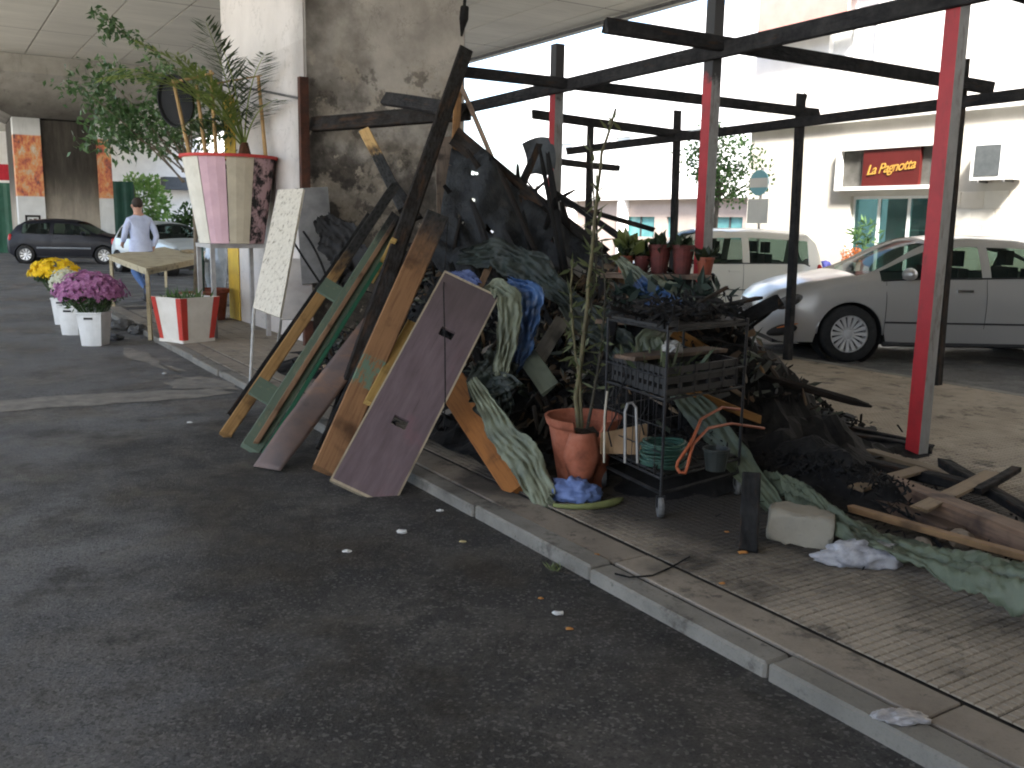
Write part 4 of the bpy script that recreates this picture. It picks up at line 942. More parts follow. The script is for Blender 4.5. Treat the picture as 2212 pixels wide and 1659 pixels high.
stems = [([(1243, 955), (1245, 860), (1262, 720), (1275, 580), (1288, 440), (1300, 330), (1330, 235)], .022, M_STEM), ([(1258, 955), (1255, 850), (1240, 740), (1232, 640), (1238, 560)], .016, M_STEM),
         ([(1265, 955), (1285, 840), (1300, 740), (1308, 640), (1300, 520)], .014, M_STEMD), ([(1250, 955), (1252, 800), (1280, 640), (1290, 520), (1282, 400), (1275, 300)], .013, M_STEMD)]
for pts, r, mt in stems:
    pp = [base - ZA * .12] + [D(x, y, pd + .03 * i * (1 if mt is M_STEM else 1.5)) for i, (x, y) in enumerate(pts)][1:]
    fine = []
    for i in range(len(pp) - 1):
        for k in range(4): fine.append(pp[i].lerp(pp[i + 1], k / 4) + rdir() * .004)
    fine.append(pp[-1]); n_ = len(fine)
    st_ = MB().tube(fine, [r * .75 * (1 - .6 * i / n_) for i in range(n_)], 7).build('stem', mt, tp, smooth=True)
    lm = MB()
    for i in range(2, n_ - 1):
        p = fine[i]; fr_ = i / n_
        for _ in range(5): lm.leaf(p + rdir() * r * .5, rdir() + ZA * .3, rdir(), rnd(.015, .03), .003)
        if .22 < fr_ < .72 or fr_ > .85:
            for _ in range(4 if mt is M_STEM else 3): lm.leaf(p, rdir() + ZA * .5, rdir(), rnd(.05, .13), rnd(.006, .014))
    tag(lm.build('thorns', M_THL, st_), kind='stuff')
# blue cloth and pod on the paving in front of the pot
def crumple(name, c, r, mat, label, cat, amp=.5, fr=2.6, seed=1.0, sub=4):
    c = Vector(c); m = MB().blob(c, r, sub, amp, fr, seed)
    for q in m.v:
        d_ = q - c; q += d_ * (.11 * (1 - 2 * abs(noise.noise(q * 22 + Vector((seed, 0, 0))))) + .10 * (1 - 2 * abs(noise.noise(q * 55))))
    zz = c.z - r[2] * .5
    for q in m.v:
        if q.z < zz: q.z = zz
    dz = KZ - zz + .003 if cat != 'tarpaulin' else 0
    if name in ('blue_cloth', 'white_bag', 'stone_block'):
        for q in m.v: q.z += dz
    return T(m.build(name, mat, smooth=True), label, cat)
crumple('blue_cloth', G(1240, 1080, KZ), (.12, .075, .07), cloth('blue_cotton', (.13, .19, .38), (.06, .09, .21)), 'crumpled blue cloth on the paving in front of the broken pot', 'cloth', .32, 2.6, 4.0)
T(MB().tube(bez(G(1195, 1097, KZ) + ZA * .014, G(1290, 1108, KZ) + ZA * .014, G(1345, 1085, KZ) + ZA * .02, 10), [.010, .012, .014, .015, .017, .019, .02, .021, .021, .018, .008], 7).build('green_stalk', rm('dry_green_stalk', (.17, .19, .07), (.12, .13, .05), 8), smooth=True), 'curved yellow-green stalk lying in front of the blue cloth', 'stalk')
crumple('white_bag', G(1862, 1218, KZ), (.17, .07, .06), cloth('white_plastic', (.36, .36, .38), (.15, .15, .165), .35, 14), 'crumpled white plastic bag on the paving below the stone block', 'plastic bag', .30, 2.6, 8.0)
crumple('white_bag', G(1945, 1555, KZ), (.07, .035, .015), cloth('dirty_plastic', (.34, .33, .33), (.16, .15, .15), .4, 9), 'flattened greyish plastic scrap near the kerb at bottom right', 'plastic bag', .35, 3.0, 3.0)
# pale stone block
sb = G(1742, 1185, KZ); m = MB().blob((0, 0, 0), (1, 1, 1), 4, .10, 2.2, 5.0)
for q in m.v:
    q.x = math.copysign(min(1, abs(q.x) * 1.5) ** .8, q.x); q.y = math.copysign(min(1, abs(q.y) * 1.5) ** .8, q.y); q.z = math.copysign(min(1, abs(q.z) * 1.5) ** .8, q.z)
    q.x, q.y, q.z = q.x * .145, q.y * .09, q.z * .072
    q.z += noise.noise(q * 25) * .016 + noise.noise(q * 60) * .007; q.x += noise.noise(q * 30) * .006
o = m.build('stone_block', concrete('pale_stone', (.30, .275, .22), (.18, .165, .135), .3), None, local=True, smooth=True)
o.matrix_basis = Matrix.Translation(sb + cF * .08 * Vector((1, 1, 0)).length + ZA * .07) @ Matrix.Rotation(math.radians(-16), 4, 'Z') @ Matrix.Rotation(math.radians(4), 4, 'Y')
o.location.z = KZ + .075
T(o, 'rough pale stone block on the paving at lower right of the trolley', 'stone')
T(plank('charred_board', G(1618, 1192, KZ) + ZA * .005, D(1622, 1022, 4.35), .085, .05, M_CH, None, None, .03, .003, 6), 'short black board standing upright in front of the ash heap', 'board')
# ---- timbers lying at right
def lie(name, a, b, w, t, mat, label, za=.03, zb=.03, cat='timber', nd=None, jag=.04): return T(plank(name, G(*a, KZ) + ZA * za, G(*b, KZ) + ZA * zb, w, t, mat, nd or ZA, None, jag, .008, 12), label, cat)
W_TAN = wood('weathered_tan_wood', (.16, .115, .07), (.10, .068, .043)); W_TANC = wood('scorched_tan_wood', (.16, .125, .08), (.09, .066, .043), [(2.0, 3.5)])
lie('charred_timber', (1745, 917), (1980, 968), .05, .05, M_CH, 'thin black timber ending at the foot of the nearest red post', .04, .03)
lie('charred_timber', (1735, 937), (2015, 978), .085, .05, M_CH, 'flat black timber lying behind the nearest red post', .03, .03)
lie('timber', (1715, 948), (2065, 1042), .085, .04, W_TANC, 'greyish tan plank lying in front of the nearest red post', .05, .03)
lie('charred_timber', (1790, 1012), (2145, 1085), .095, .06, M_CH, 'long black timber lying across the right-hand debris', .08, .06)
lie('charred_timber', (2035, 1035), (2290, 1170), .075, .05, M_CH, 'black timber running out of the picture at the right edge', .10, .04)
lie('charred_timber', (2105, 1100), (2190, 1062), .05, .035, M_CH, 'short black stub sticking out over the right-hand timbers', .10, .13)
lie('slat', (1848, 1098), (1985, 1048), .085, .02, W_TAN, 'upper of two tan slats lying across the right-hand debris', .10, .10, 'slat')
lie('slat', (1985, 1150), (2135, 1062), .085, .02, wood('tan_slat_wood', (.19, .135, .08), (.125, .083, .05)), 'lower of two tan slats lying across the right-hand debris', .12, .11, 'slat')
lie('log', (1930, 1082), (2300, 1235), .15, .14, wood('old_brown_log', (.16, .10, .065), (.09, .055, .04)), 'thick brown log lying under the tan slats at right', .05, .05, 'log')
lie('timber', (1800, 1062), (2060, 1165), .10, .05, wood('dark_brown_timber', (.10, .065, .045), (.05, .035, .026)), 'dark brown timber half buried in the ash at right', .04, .03)
T(MB().tube(bez(G(1880, 1102, KZ) + ZA * .05, G(1960, 1130, KZ) + ZA * .08, G(2036, 1190, KZ) + ZA * .012), .009, 6).build('iron_rod', M_CH), 'thin black iron rod bent over the debris behind the tarpaulin', 'rod')
for i, (x, y, r) in enumerate(((2075, 1178, .05), (2035, 1168, .03), (1990, 1185, .035))):
    m = MB().blob(G(x, y, KZ) + ZA * r * .6, (r * 1.2, r, r), 2, .35, 2.5, i * 3.0)
    T(m.build('stone_chip', rm('tan_stone', (.24, .19, .14), (.15, .12, .09), 12)), ['largest tan stone chip beside the log at right', 'small tan stone chip left of the largest one', 'leftmost small stone chip by the iron rod'][i], 'stone')
W_OS = wood('orange_stick_wood', (.28, .14, .042), (.18, .08, .024))
T(plank('stick', D(1432, 705, 5.9), G(1680, 940, KZ) + ZA * .30, .075, .035, W_OS, None, None, .03, .003, 8), 'bright orange batten leaning down behind the trolley to the ash', 'plank')
T(plank('stick', D(1480, 842, 5.45), D(1640, 905, 5.6), .05, .03, W_OS, None, None, .03, .003, 8), 'thin orange batten lying crosswise behind the trolley', 'plank')
T(plank('brush', D(1545, 752, 6.3), D(1592, 850, 6.25), .035, .025, wood('brush_handle_wood', (.36, .27, .16), (.25, .18, .1)), None, None, .0, .0, 4), 'pale wooden brush handle leaning on the black rafter', 'brush')
T(plank('metal_bracket', D(1715, 868, 6.55), D(1738, 915, 6.5), .07, .03, rm('silver_bracket', (.42, .42, .42), (.2, .2, .2), 15, .35, .7), None, None, .01, .0, 3), 'bent silver metal bracket beside the foot of the wide black rafter', 'bracket')
T(plank('charred_timber', D(1555, 715, 6.6), D(1678, 655, 6.4), .10, .06, M_CH, None, None, .08, .01, 8), 'black stub jutting right from the heap in front of the silver car', 'timber')
# timbers in the upper heap
W_TIP = wood('yellow_tip_wood', (.48, .31, .13), (.3, .18, .08), [(.25, .45)])
T(plank('charred_timber', D(788, 284, 9.2), D(872, 452, 8.6), .11, .06, W_TIP, None, None, .02, .004, 10), 'burnt timber with a bare yellow upper tip before the sooty pier', 'timber')
T(plank('charred_timber', D(852, 400, 8.6), D(905, 470, 8.3), .07, .05, M_CH, None, None, .03, .004, 6), 'short black timber below the yellow-tipped one', 'timber')
T(plank('brown_timber', D(994, 150, 8.6), D(982, 335, 8.2), .07, .05, wood('scorched_orange_wood', (.30, .155, .06), (.14, .075, .04)), None, None, .03, .004, 8), 'upright scorched orange batten near the peak of the heap', 'timber')
T(plank('brown_timber', D(988, 170, 8.5), D(1065, 345, 8.3), .045, .03, wood('pale_batten', (.30, .21, .15), (.2, .13, .09)), None, None, .03, .004, 8), 'thin pale batten slanting against the bright sky beside the peak', 'timber')
T(plank('brown_timber', D(958, 300, 8.3), D(965, 480, 7.5), .16, .04, wood('ash_grey_board', (.17, .13, .10), (.08, .06, .05)), None, None, .03, .004, 8), 'ash-grey board standing at the peak of the heap', 'timber')
# burnt sheet standing against the light
bs_ = MB().grid(lambda a, b: D(1128 + 68 * b + 10 * math.sin(a * 3), 305 + 85 * a + 22 * (b - .5) * (a - .5) - (12 * math.sin(b * 3.1)), 8.7) + cF * (.05 * math.sin(a * 4 + b * 3)), 12, 12, lambda i, j: (i - 5) ** 2 + (j - 1) ** 2 > 90)
o = bs_.build('burnt_sheet', rm('burnt_sheet', (.10, .11, .12), (.05, .055, .06), 6)); o.modifiers.new('thick', 'SOLIDIFY').thickness = .008; T(o, 'ragged grey burnt sheet standing up left of the far red post', 'sheet')
T(plank('charred_timber', D(1120, 420, 8.2), D(1165, 312, 8.5), .06, .04, M_CHB, None, None, .05, .004, 6), 'charred stake holding the ragged grey burnt sheet', 'timber')
# many charred sticks in the heap
vari = []
for k in range(6):
    m = MB(); rs = random.Random(k + 40); n = 7; seg = 7
    for i in range(seg + 1):
        f = i / seg
        for j in range(n):
            a = 2 * math.pi * j / n; r = .5 * (1 + .25 * (rs.random() - .5)) * (1 if i not in (0, seg) else .55)
            m.v.append(Vector((f + (rs.random() - .5) * (.06 if i in (0, seg) else 0), math.cos(a) * r, math.sin(a) * r * (.55 if k % 2 else .9))))
    for i in range(seg):
        for j in range(n): m.f.append((i * n + j, (i + 1) * n + j, (i + 1) * n + (j + 1) % n, i * n + (j + 1) % n))
    m.f.append(tuple(range(n))); m.f.append(tuple(seg * n + j for j in reversed(range(n))))
    me = bpy.data.meshes.new('charred_stick'); me.from_pydata([tuple(q) for q in m.v], [], m.f); me.materials.append((M_CH, M_CHB, M_CH2)[k % 3]); vari.append(me)
rs = random.Random(11)
for i in range(215):
    u, v = (rs.gauss(6.5, 1.2), rs.gauss(4.05, .62)) if i % 3 else (rs.gauss(4.9, .5), rs.gauss(4.35, .45))
    if not (4.1 < u < 9.3 and 2.95 < v < 5.7): continue
    z = on_heap(u, v) + rs.uniform(-.1, .12); L = rs.uniform(.35, 1.5); p = P(u, v, max(KZ + .03, z))
    d = Vector((rs.gauss(0, 1), rs.gauss(0, 1), rs.gauss(.1, .45))).normalized()
    if rs.random() < .45: d = (P(6.9, 4.1, 2.2) - p + Vector((rs.gauss(0, .5), rs.gauss(0, .5), rs.gauss(0, .3)))).normalized()
    e = p + d * L
    if e.z < KZ + .02: d.z += (KZ + .02 - e.z) / L; d.normalize()
    if i % 3 == 0 and (p + d * L).z > .95: L *= max(.15, min(1, (.95 - p.z) / max(.05, d.z * L)))
    if (p + d * L).z > 2.15: L *= .5
    ev = uv(p + d * L)
    if (p + d * L).z > .98 and ev[0] < 5.9: continue
    if v < 3.15 or ev[1] < 3.3 or ev[1] > 5.6 or ev[0] < 3.9: continue
    o = bpy.data.objects.new('charred_stick', vari[rs.randrange(6)]); COL.objects.link(o)
    w_ = rs.uniform(.022, .075); o.matrix_basis = Matrix.Translation(p) @ frame(d, Vector((rs.gauss(0, 1), rs.gauss(0, 1), 1))).to_4x4() @ Matrix.Diagonal((L, w_, w_, 1))
    tag(o, *(('charred stick tangled among the others in the tall part of the heap', 'stick', 'charred sticks in the tall part of the heap') if i % 3 else ('charred stick tangled among the others on the low slope behind the trolley', 'stick', 'charred sticks on the slope behind the trolley')))
# twisted wires and dead leaves in the heap
m = MB()
for _ in range(60):
    u, v = rnd(4.3, 8.2), rnd(3.1, 4.6); z = on_heap(u, v); p = P(u, v, z); q = p + Vector((rnd(-.5, .5), rnd(-.5, .5), rnd(0, .35))); r = q + Vector((rnd(-.4, .4), rnd(-.4, .4), rnd(-.3, .1)))
    m.tube(bez(p, q, r, 6), .004, 4)
tag(m.build('burnt_wires', M_CH), 'tangle of thin burnt wires over the heap', 'wire', kind='stuff')
m = MB()
for _ in range(420):
    u, v = rnd(4.2, 8.6), rnd(2.9, 5.2); z = on_heap(u, v); p = P(u, v, z + rnd(.0, .12))
    if z < .25: continue
    m.leaf(p, rdir() + ZA * .1, rdir(), rnd(.06, .20), rnd(.008, .022), 0, .01)
tag(m.build('scorched_leaves', leafm('scorched_leaf', (.022, .028, .018), (.075, .085, .05))), 'scorched leaves of burnt plants all over the heap', 'leaves', kind='stuff')
# mixed small debris: ash-grey, brown and dull green fragments over the heap
def t_mixed():
    t = NT('mixed_debris', .85, 0, .2); r = t.n('ShaderNodeNewGeometry').outputs['Random Per Island']
    t.col(t.ramp(r, [(.0, (.012, .012, .012)), (.30, (.045, .032, .022)), (.48, (.10, .065, .038)), (.62, (.07, .068, .065)), (.78, (.05, .062, .042)), (.90, (.16, .155, .145)), (1.0, (.19, .12, .06))])); t.bump(t.noise(t.obj(), 40, 4), .5, .004); return t.m
m = MB()
for _ in range(1500):
    u, v = (rnd(4.0, 8.8), rnd(2.95, 5.2)); h = heap_h(u, v)
    if h < .10: continue
    m.shard(P(u, v, KZ + h + rnd(.0, .10)), rnd(.015, .09), rnd(.005, .03), rnd(.003, .010))
for _ in range(350):
    p = D(rnd(1000, 1330), rnd(560, 740), rnd(6.4, 6.9)); u, v = uv(p); h = heap_h(u, v); m.shard(P(u, v, KZ + h + rnd(.02, .14)), rnd(.02, .10), rnd(.006, .03), rnd(.003, .010))
tag(m.build('mixed_debris', t_mixed()), 'small grey, brown and green fragments strewn over the burnt heap', 'debris', kind='stuff')
W_SC = [wood('scorched_board_%d' % i, c, tuple(x * .5 for x in c), [(.5, .9)]) for i, c in enumerate(((.16, .10, .06), (.12, .11, .095), (.075, .085, .06)))]
for i, (a, b, w_, lb) in enumerate((((1010, 690, 6.45), (1070, 540, 6.9), .05, 'thin scorched brown board slanting behind the top of the purple board'), ((1150, 800, 6.0), (1215, 690, 6.2), .10, 'grey scorched board behind the thorny plant stems'), ((1190, 840, 5.7), (1130, 760, 5.9), .13, 'wide dull board lying left of the thorny plant'), ((1330, 600, 6.6), (1400, 690, 6.2), .08, 'brown scorched board leaning at the left end of the plant stand'), ((1215, 560, 7.1), (1330, 650, 6.7), .07, 'dull green scorched board on the slope above the thorny plant'))):
    T(plank('scorched_board', D(*a), D(*b), w_, .025, W_SC[i % 3], None, None, .03, .004, 6), lb, 'board')
# ================================================================== TROLLEY
M_STL = rm('sooty_steel', (.04, .04, .042), (.016, .016, .017), 12, .5, .5, .2); M_TRAY = rm('sooty_tray', (.022, .021, .021), (.010, .0095, .0095), 8, .6, 0, .3)
M_WHL = rm('grey_caster', (.12, .12, .117), (.06, .06, .06), 14, .6)
A = G(1425, 1118, KZ); B = G(1302, 1052, KZ); Cc = G(1592, 1068, KZ); Dd = B + Cc - A
tr = empty('trolley', (A + B + Cc + Dd) / 4, 'sooty wire shelf trolley on casters standing before the heap', 'trolley')
cor = [A, B, Dd, Cc]
zl = [.125, .20, .60, .94]                      # bottom bar, lower deck, middle deck, top deck (above paving)
for q in cor:
    MB().tube([q + ZA * .11, q + ZA * .97], .008, 7).build('upright', M_STL, tr)
    w_ = MB().lathe([(.012, -.014), (.052, -.014), (.056, 0), (.052, .014), (.012, .014)], q + ZA * .056, 16, cR).build('caster', M_WHL, tr, smooth=False)
    MB().box(q + ZA * .085, cR * .022, cF * .012, ZA * .03).build('fork', M_STL, w_)
for i in range(4): MB().tube([cor[i] + ZA * zl[0], cor[(i + 1) % 4] + ZA * zl[0]], .010, 6).build('base_bar', M_STL, tr)
def deck(z, lip, n=9):
    r = MB()
    for i in range(4):
        r.tube([cor[i] + ZA * z, cor[(i + 1) % 4] + ZA * z], .007, 5)
        if lip: r.tube([cor[i] + ZA * (z + lip), cor[(i + 1) % 4] + ZA * (z + lip)], .005, 5)
    o = r.build('shelf_rim', M_STL, tr); g_ = MB()
    for k in range(1, n):
        f = k / n; g_.tube([A.lerp(B, f) + ZA * z, Cc.lerp(Dd, f) + ZA * z], .003, 4); g_.tube([A.lerp(Cc, f) + ZA * (z - .006), B.lerp(Dd, f) + ZA * (z - .006)], .003, 4)
    g_.build('shelf_wires', M_STL, tr)
deck(zl[1], .0); deck(zl[2], .11); deck(zl[3], .0)
# lower deck plate with charred board, side mesh
c4 = (A + B + Cc + Dd) / 4; e1 = (Cc - A) / 2; e2 = (B - A) / 2
MB().box(c4 + ZA * .215, e1 * .95, e2 * .95, ZA * .006).build('shelf_board', M_TRAY, tr)
MB().box(c4 + ZA * .955, e1 * .97, e2 * .97, ZA * .008).build('shelf_board', M_TRAY, tr)
# tray crates on the middle deck
def crate(c, hx, hy, h, mat, label, n=5, nm='plant_crate'):
    c = Vector(c); r = empty(nm, c, label, 'crate'); X, Y = hx.normalized(), hy.normalized(); lx, ly = hx.length, hy.length
    MB().box(c + ZA * .008, hx, hy, ZA * .006).build('base', mat, r)
    for sx, sy, ax, L in ((0, -1, X, lx), (0, 1, X, lx), (-1, 0, Y, ly), (1, 0, Y, ly)):
        cc = c + Y * (sy * ly) + X * (sx * lx); n_ = ax.cross(ZA)
        for z0, z1 in ((.0, .03), (.055, .085), (.105, h)):
            MB().box(cc + ZA * ((z0 + z1) / 2), ax * L, n_ * .006, ZA * ((z1 - z0) / 2)).build('rail', mat, r)
        for k in range(n + 1): MB().box(cc + ax * (L * (2 * k / n - 1)) + ZA * (h / 2), ax * .008, n_ * .009, ZA * (h / 2)).build('slat', mat, r)
    return r
crate(c4 + ZA * (.612) - e1 * .02 - e2 * .45, e1 * .9, e2 * .42, .14, M_TRAY, 'black plant crate on the front of the trolley middle shelf')
crate(c4 + ZA * (.612) + e2 * .48, e1 * .9, e2 * .40, .14, M_TRAY, 'black plant crate at the back of the trolley middle shelf')
T(plank('charred_board', c4 + ZA * .775 - e1 * 1.25, c4 + ZA * .765 + e1 * 1.1, .14, .02, wood('sooty_brown_board', (.12, .08, .055), (.05, .035, .028)), ZA, None, .02, .003, 6), 'sooty board lying on top of the trolley crates', 'board')
# things on the lower deck
lz = .224 + KZ
def at_deck(x, y): return G(x, y, lz)
q = at_deck(1432, 1005); cz = Vector((q.x, q.y, lz))
rg = MB()
for i in range(9):
    rr = .105 + .006 * math.sin(i * 2.1); rg.tube([cz + Vector((math.cos(a) * rr * 1.05, math.sin(a) * rr * 1.05, .012 + i * .014 + .006 * math.sin(a * 2 + i))) for a in [2 * math.pi * k / 20 for k in range(21)]], .0075, 6)
T(rg.build('green_wire_coil', rm('green_plastic_wire', (.03, .075, .055), (.018, .045, .033), 10, .5)), 'coil of dark green wire on the lower shelf of the trolley', 'wire coil')
q = at_deck(1345, 985); cbm = MB(); n_ = 10
def cbf(a, b): return Vector((q.x, q.y, lz)) + cR * (-.12 + .25 * b) + ZA * (.01 + .13 * a + .05 * (b - .3) * a) + cF * (.05 * math.sin(b * 6) * (1 - a) + .04 * a)
o = cbm.grid(cbf, 6, 10).build('torn_cardboard', rm('cardboard', (.22, .14, .075), (.15, .095, .05), 7)); o.modifiers.new('thick', 'SOLIDIFY').thickness = .005
T(o, 'torn brown cardboard sheet on the lower shelf of the trolley', 'cardboard')
q = at_deck(1545, 1015)
o = T(MB().lathe([(.001, 0), (.05, 0), (.065, .10), (.07, .105), (.07, .115), (.06, .115), (.05, .02), (.001, .018)], Vector((q.x, q.y, lz)), 18).build('black_plant_pot', rm('black_plastic', (.02, .024, .022), (.03, .034, .032), 6, .45)), 'small black plastic plant pot on the right of the lower shelf', 'plant pot')
# orange strap with hook
M_OR = rm('orange_strap', (.30, .075, .028), (.22, .055, .02), 8, .6)
q = at_deck(1470, 1025); z_ = ZA * .012
stp = MB().tube([D(1462, 1010, 4.35), D(1468, 1020, 4.34), D(1480, 1022, 4.34), D(1485, 1008, 4.34), D(1490, 985, 4.35), D(1497, 960, 4.4), D(1530, 925, 4.6), D(1580, 915, 4.9), D(1650, 925, 5.3)], .008, 6)
stp.tube([D(1462, 1010, 4.35), D(1464, 998, 4.35), D(1480, 975, 4.36), D(1496, 950, 4.4), D(1515, 905, 4.7), D(1560, 880, 4.9), D(1600, 885, 5.1)], .008, 6)
T(stp.build('orange_strap', M_OR, smooth=True), 'orange cord with a hooked end hanging over the trolley lower shelf', 'cord')
T(MB().tube([D(1350, 1000, 4.55), D(1350, 890, 4.55), D(1356, 872, 4.55), D(1366, 870, 4.55), D(1374, 880, 4.55), D(1377, 1000, 4.55)], .008, 6).build('wire_hoop', rm('galvanised_hoop', (.18, .175, .17), (.12, .12, .115), 9, .45, .6)), 'upright galvanised wire hoop standing on the trolley lower shelf', 'hoop')
T(MB().tube([D(1305, 1000, 4.75), D(1306, 900, 4.75), D(1312, 845, 4.75)], .006, 6).build('pale_cane', rm('pale_cane', (.40, .36, .29), (.28, .25, .2), 9)), 'thin pale cane standing by the left upright of the trolley', 'cane')
# plants and scraps on the middle crates
m = MB()
for _ in range(70):
    p = c4 + e1 * rnd(-.9, .6) + e2 * rnd(-.8, .9) + ZA * (KZ * 0 + rnd(.64, .72)); m.leaf(p, rdir() + ZA * 1.0, rdir(), rnd(.06, .2), rnd(.008, .02))
T(m.build('wilted_seedlings', leafm('wilted_leaf', (.045, .06, .03), (.11, .13, .07))), 'wilted seedlings in the trolley middle crates', 'plants')['kind'] = 'stuff'
T(MB().blob(c4 + ZA * .80 - e1 * .1, (.055, .05, .04), 3, .4, 3, 7.0).build('white_foam_lump', rm('pale_foam', (.40, .38, .34), (.22, .2, .18), 12)), 'pale foam lump on the trolley boards', 'foam')
# shelf behind the trolley with red flower pots and plants
M_SHB = wood('shelf_board_wood', (.17, .12, .085), (.09, .06, .045))
st = empty('plant_stand', D(1430, 740, 6.3), 'charred plant stand behind the trolley carrying red pots', 'plant stand')
st.location.z = KZ
s0, s1 = D(1300, 592, 6.5), D(1535, 600, 6.4); s0.z = s1.z = (s0.z + s1.z) / 2
plank('shelf', s0, s1, .26, .03, M_SHB, ZA, st, .02, .004, 8)
s2, s3 = D(1290, 690, 6.2), D(1535, 698, 6.1); s2.z = s3.z = (s2.z + s3.z) / 2
plank('shelf', s2, s3, .28, .03, M_SHB, ZA, st, .02, .004, 8)
for q in (s0, s1, s0.lerp(s1, .62)): plank('upright', Vector((q.x, q.y, KZ)), q + ZA * .02, .05, .05, M_CH, cF * -1, st, .02, .004, 6)
M_RP = rm('red_plastic_pot', (.12, .028, .024), (.05, .017, .015), 9, .7); M_RP2 = rm('orange_plastic_pot', (.24, .06, .03), (.14, .04, .025), 9, .6)
M_PLF = leafm('pot_plant_leaf', (.010, .02, .010), (.03, .045, .02)); M_YGL = leafm('yellow_green_leaf', (.09, .11, .03), (.13, .15, .045))
def rpot(x, r, h, label, mat, up=0, plant=True):
    f = (x - 1300) / 235; p = s0.lerp(s1, f) + ZA * (.017 + up)
    e = empty('red_flower_pot', p, label, 'flower pot', 'flower pots on the stand behind the trolley')
    MB().lathe([(.001, 0), (r * .72, 0), (r, h * .85), (r * 1.08, h * .87), (r * 1.08, h), (r * .96, h), (r * .9, h * .85), (.001, h * .8)], p, 18).build('pot_body', mat, e)
    if plant:
        m = MB()
        for _ in range(46): m.leaf(p + ZA * h * .9 + rdir() * r * .5, rdir() + ZA * .9, rdir(), rnd(.05, .13), rnd(.012, .026))
        m.build('foliage', M_PLF, e)
    return e
rpot(1424, .075, .20, 'left one of two tall red flower pots on the stand', M_RP); rpot(1474, .075, .20, 'right one of two tall red flower pots on the stand', M_RP)
rpot(1350, .06, .12, 'small orange flower pot at the left end of the stand', M_RP2); rpot(1522, .06, .12, 'small orange flower pot at the right end of the stand', M_RP2); rpot(1386, .055, .12, 'small red flower pot left of the two tall ones', M_RP)
m = MB(); p = D(1362, 545, 6.45)
for _ in range(34): m.leaf(p + rdir() * .05, Vector((rnd(-1, 1), rnd(-1, 1), rnd(-.3, 1))), rdir(), rnd(.10, .18), rnd(.03, .055))
T(m.build('yellow_green_plant', M_YGL), 'yellow-green leafy plant on the left of the stand', 'plant')
m = MB()
for _ in range(170):
    p = s2.lerp(s3, rnd(.1, 1.1)) + ZA * rnd(.03, .22) + cF * rnd(-.15, .1); m.leaf(p, rdir() + ZA * .3, rdir(), rnd(.08, .22), rnd(.012, .035))
T(m.build('trampled_plants', leafm('blue_green_leaf', (.010, .02, .017), (.032, .05, .04))), 'trampled dark blue-green plants on the lower board of the stand', 'plants')

# ================================================================== LEFT: FLOWER STALL
# three buckets of flowers on the road beside the kerb
M_BKT = rm('white_plastic_bucket', (.62, .63, .62), (.50, .51, .50), 5, .45, 0, .1)
def bucket(x, y, h, r, fl, fr_, fh, nfl, cols, label, lean=Vector((0, 0, 0))):
    p = G(x, y, 0); e = empty('flower_bucket', p, label, 'flower bucket', 'buckets of cut flowers by the kerb')
    m = MB(); n = 24; prof = [(r * .78, 0), (r * .80, .01), (r, h * .93), (r * 1.06, h * .95), (r * 1.06, h), (r * .97, h), (r * .74, .03)]
    b0_ = len(m.v)
    for rr, z in prof:
        for k in range(n):
            a = 2 * math.pi * k / n; ca, sa = math.cos(a), math.sin(a); s = 1 / max(abs(ca), abs(sa)) ** .62      # squarish bucket
            m.v.append(p + (cR * ca + Vector((-cR.y, cR.x, 0)) * sa) * rr * s + ZA * z)
    for i in range(len(prof) - 1):
        for k in range(n): m.f.append((i * n + k, i * n + (k + 1) % n, (i + 1) * n + (k + 1) % n, (i + 1) * n + k)); m.mi.append(0)
    m.f.append(tuple(range(n))[::-1]); m.mi.append(0)
    bo = m.build('bucket_body', M_BKT, e)
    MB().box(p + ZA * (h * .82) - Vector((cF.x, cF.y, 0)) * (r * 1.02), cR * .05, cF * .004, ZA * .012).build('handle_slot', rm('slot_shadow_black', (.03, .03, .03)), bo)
    top = p + ZA * (h + fh * .45) + lean; st_ = MB(); lf = MB(); fm = MB()
    for _ in range(60):
        d = rdir(); d.z = abs(d.z) * .6 + .2; q = top + Vector((d.x * fr_, d.y * fr_, d.z * fh * .4 - fh * .12)) * .8
        st_.tube([p + ZA * h * .7 + Vector((d.x, d.y, 0)) * r * .4, q], .004, 4)
    for _ in range(420):
        d = rdir(); q = top + Vector((d.x * fr_ * .92, d.y * fr_ * .92, -abs(d.z) * fh * .42)) * rnd(.5, 1); lf.leaf(q, rdir() - ZA * .1, rdir(), rnd(.04, .1), rnd(.008, .02))
    for _ in range(nfl):
        d = rdir(); d.z = abs(d.z) if random.random() < .85 else d.z * .3; k = rnd(.82, 1.0) * (1 + .12 * noise.noise(d * 3 + p))
        q = top + Vector((d.x * fr_, d.y * fr_, d.z * fh * .62 - .02)) * k; nrm_ = (d + rdir() * .35).normalized(); o1 = nrm_.orthogonal().normalized(); o2 = nrm_.cross(o1); R_ = rnd(.7, 1.2) * fl; pet = 8
        for j in range(pet):
            a = 2 * math.pi * j / pet + rnd(0, .3); dd = o1 * math.cos(a) + o2 * math.sin(a); sd_ = nrm_.cross(dd)
            fm.quadlist([q, q + dd * R_ * .6 + sd_ * R_ * .26 + nrm_ * R_ * .22, q + dd * R_ + nrm_ * R_ * .12, q + dd * R_ * .6 - sd_ * R_ * .26 + nrm_ * R_ * .22], [(0, 1, 2, 3)])
    st_.build('stems', rm('flower_stem', (.05, .09, .03), (.03, .06, .02)), e); lf.build('leaves', leafm('flower_leaf', (.02, .045, .015), (.06, .10, .035)), e)
    fm.build('blossoms', leafm('blossom_' + label.split(' of ')[1].split(',')[0].replace(' ', '_'), cols[0], cols[1]), e); return e
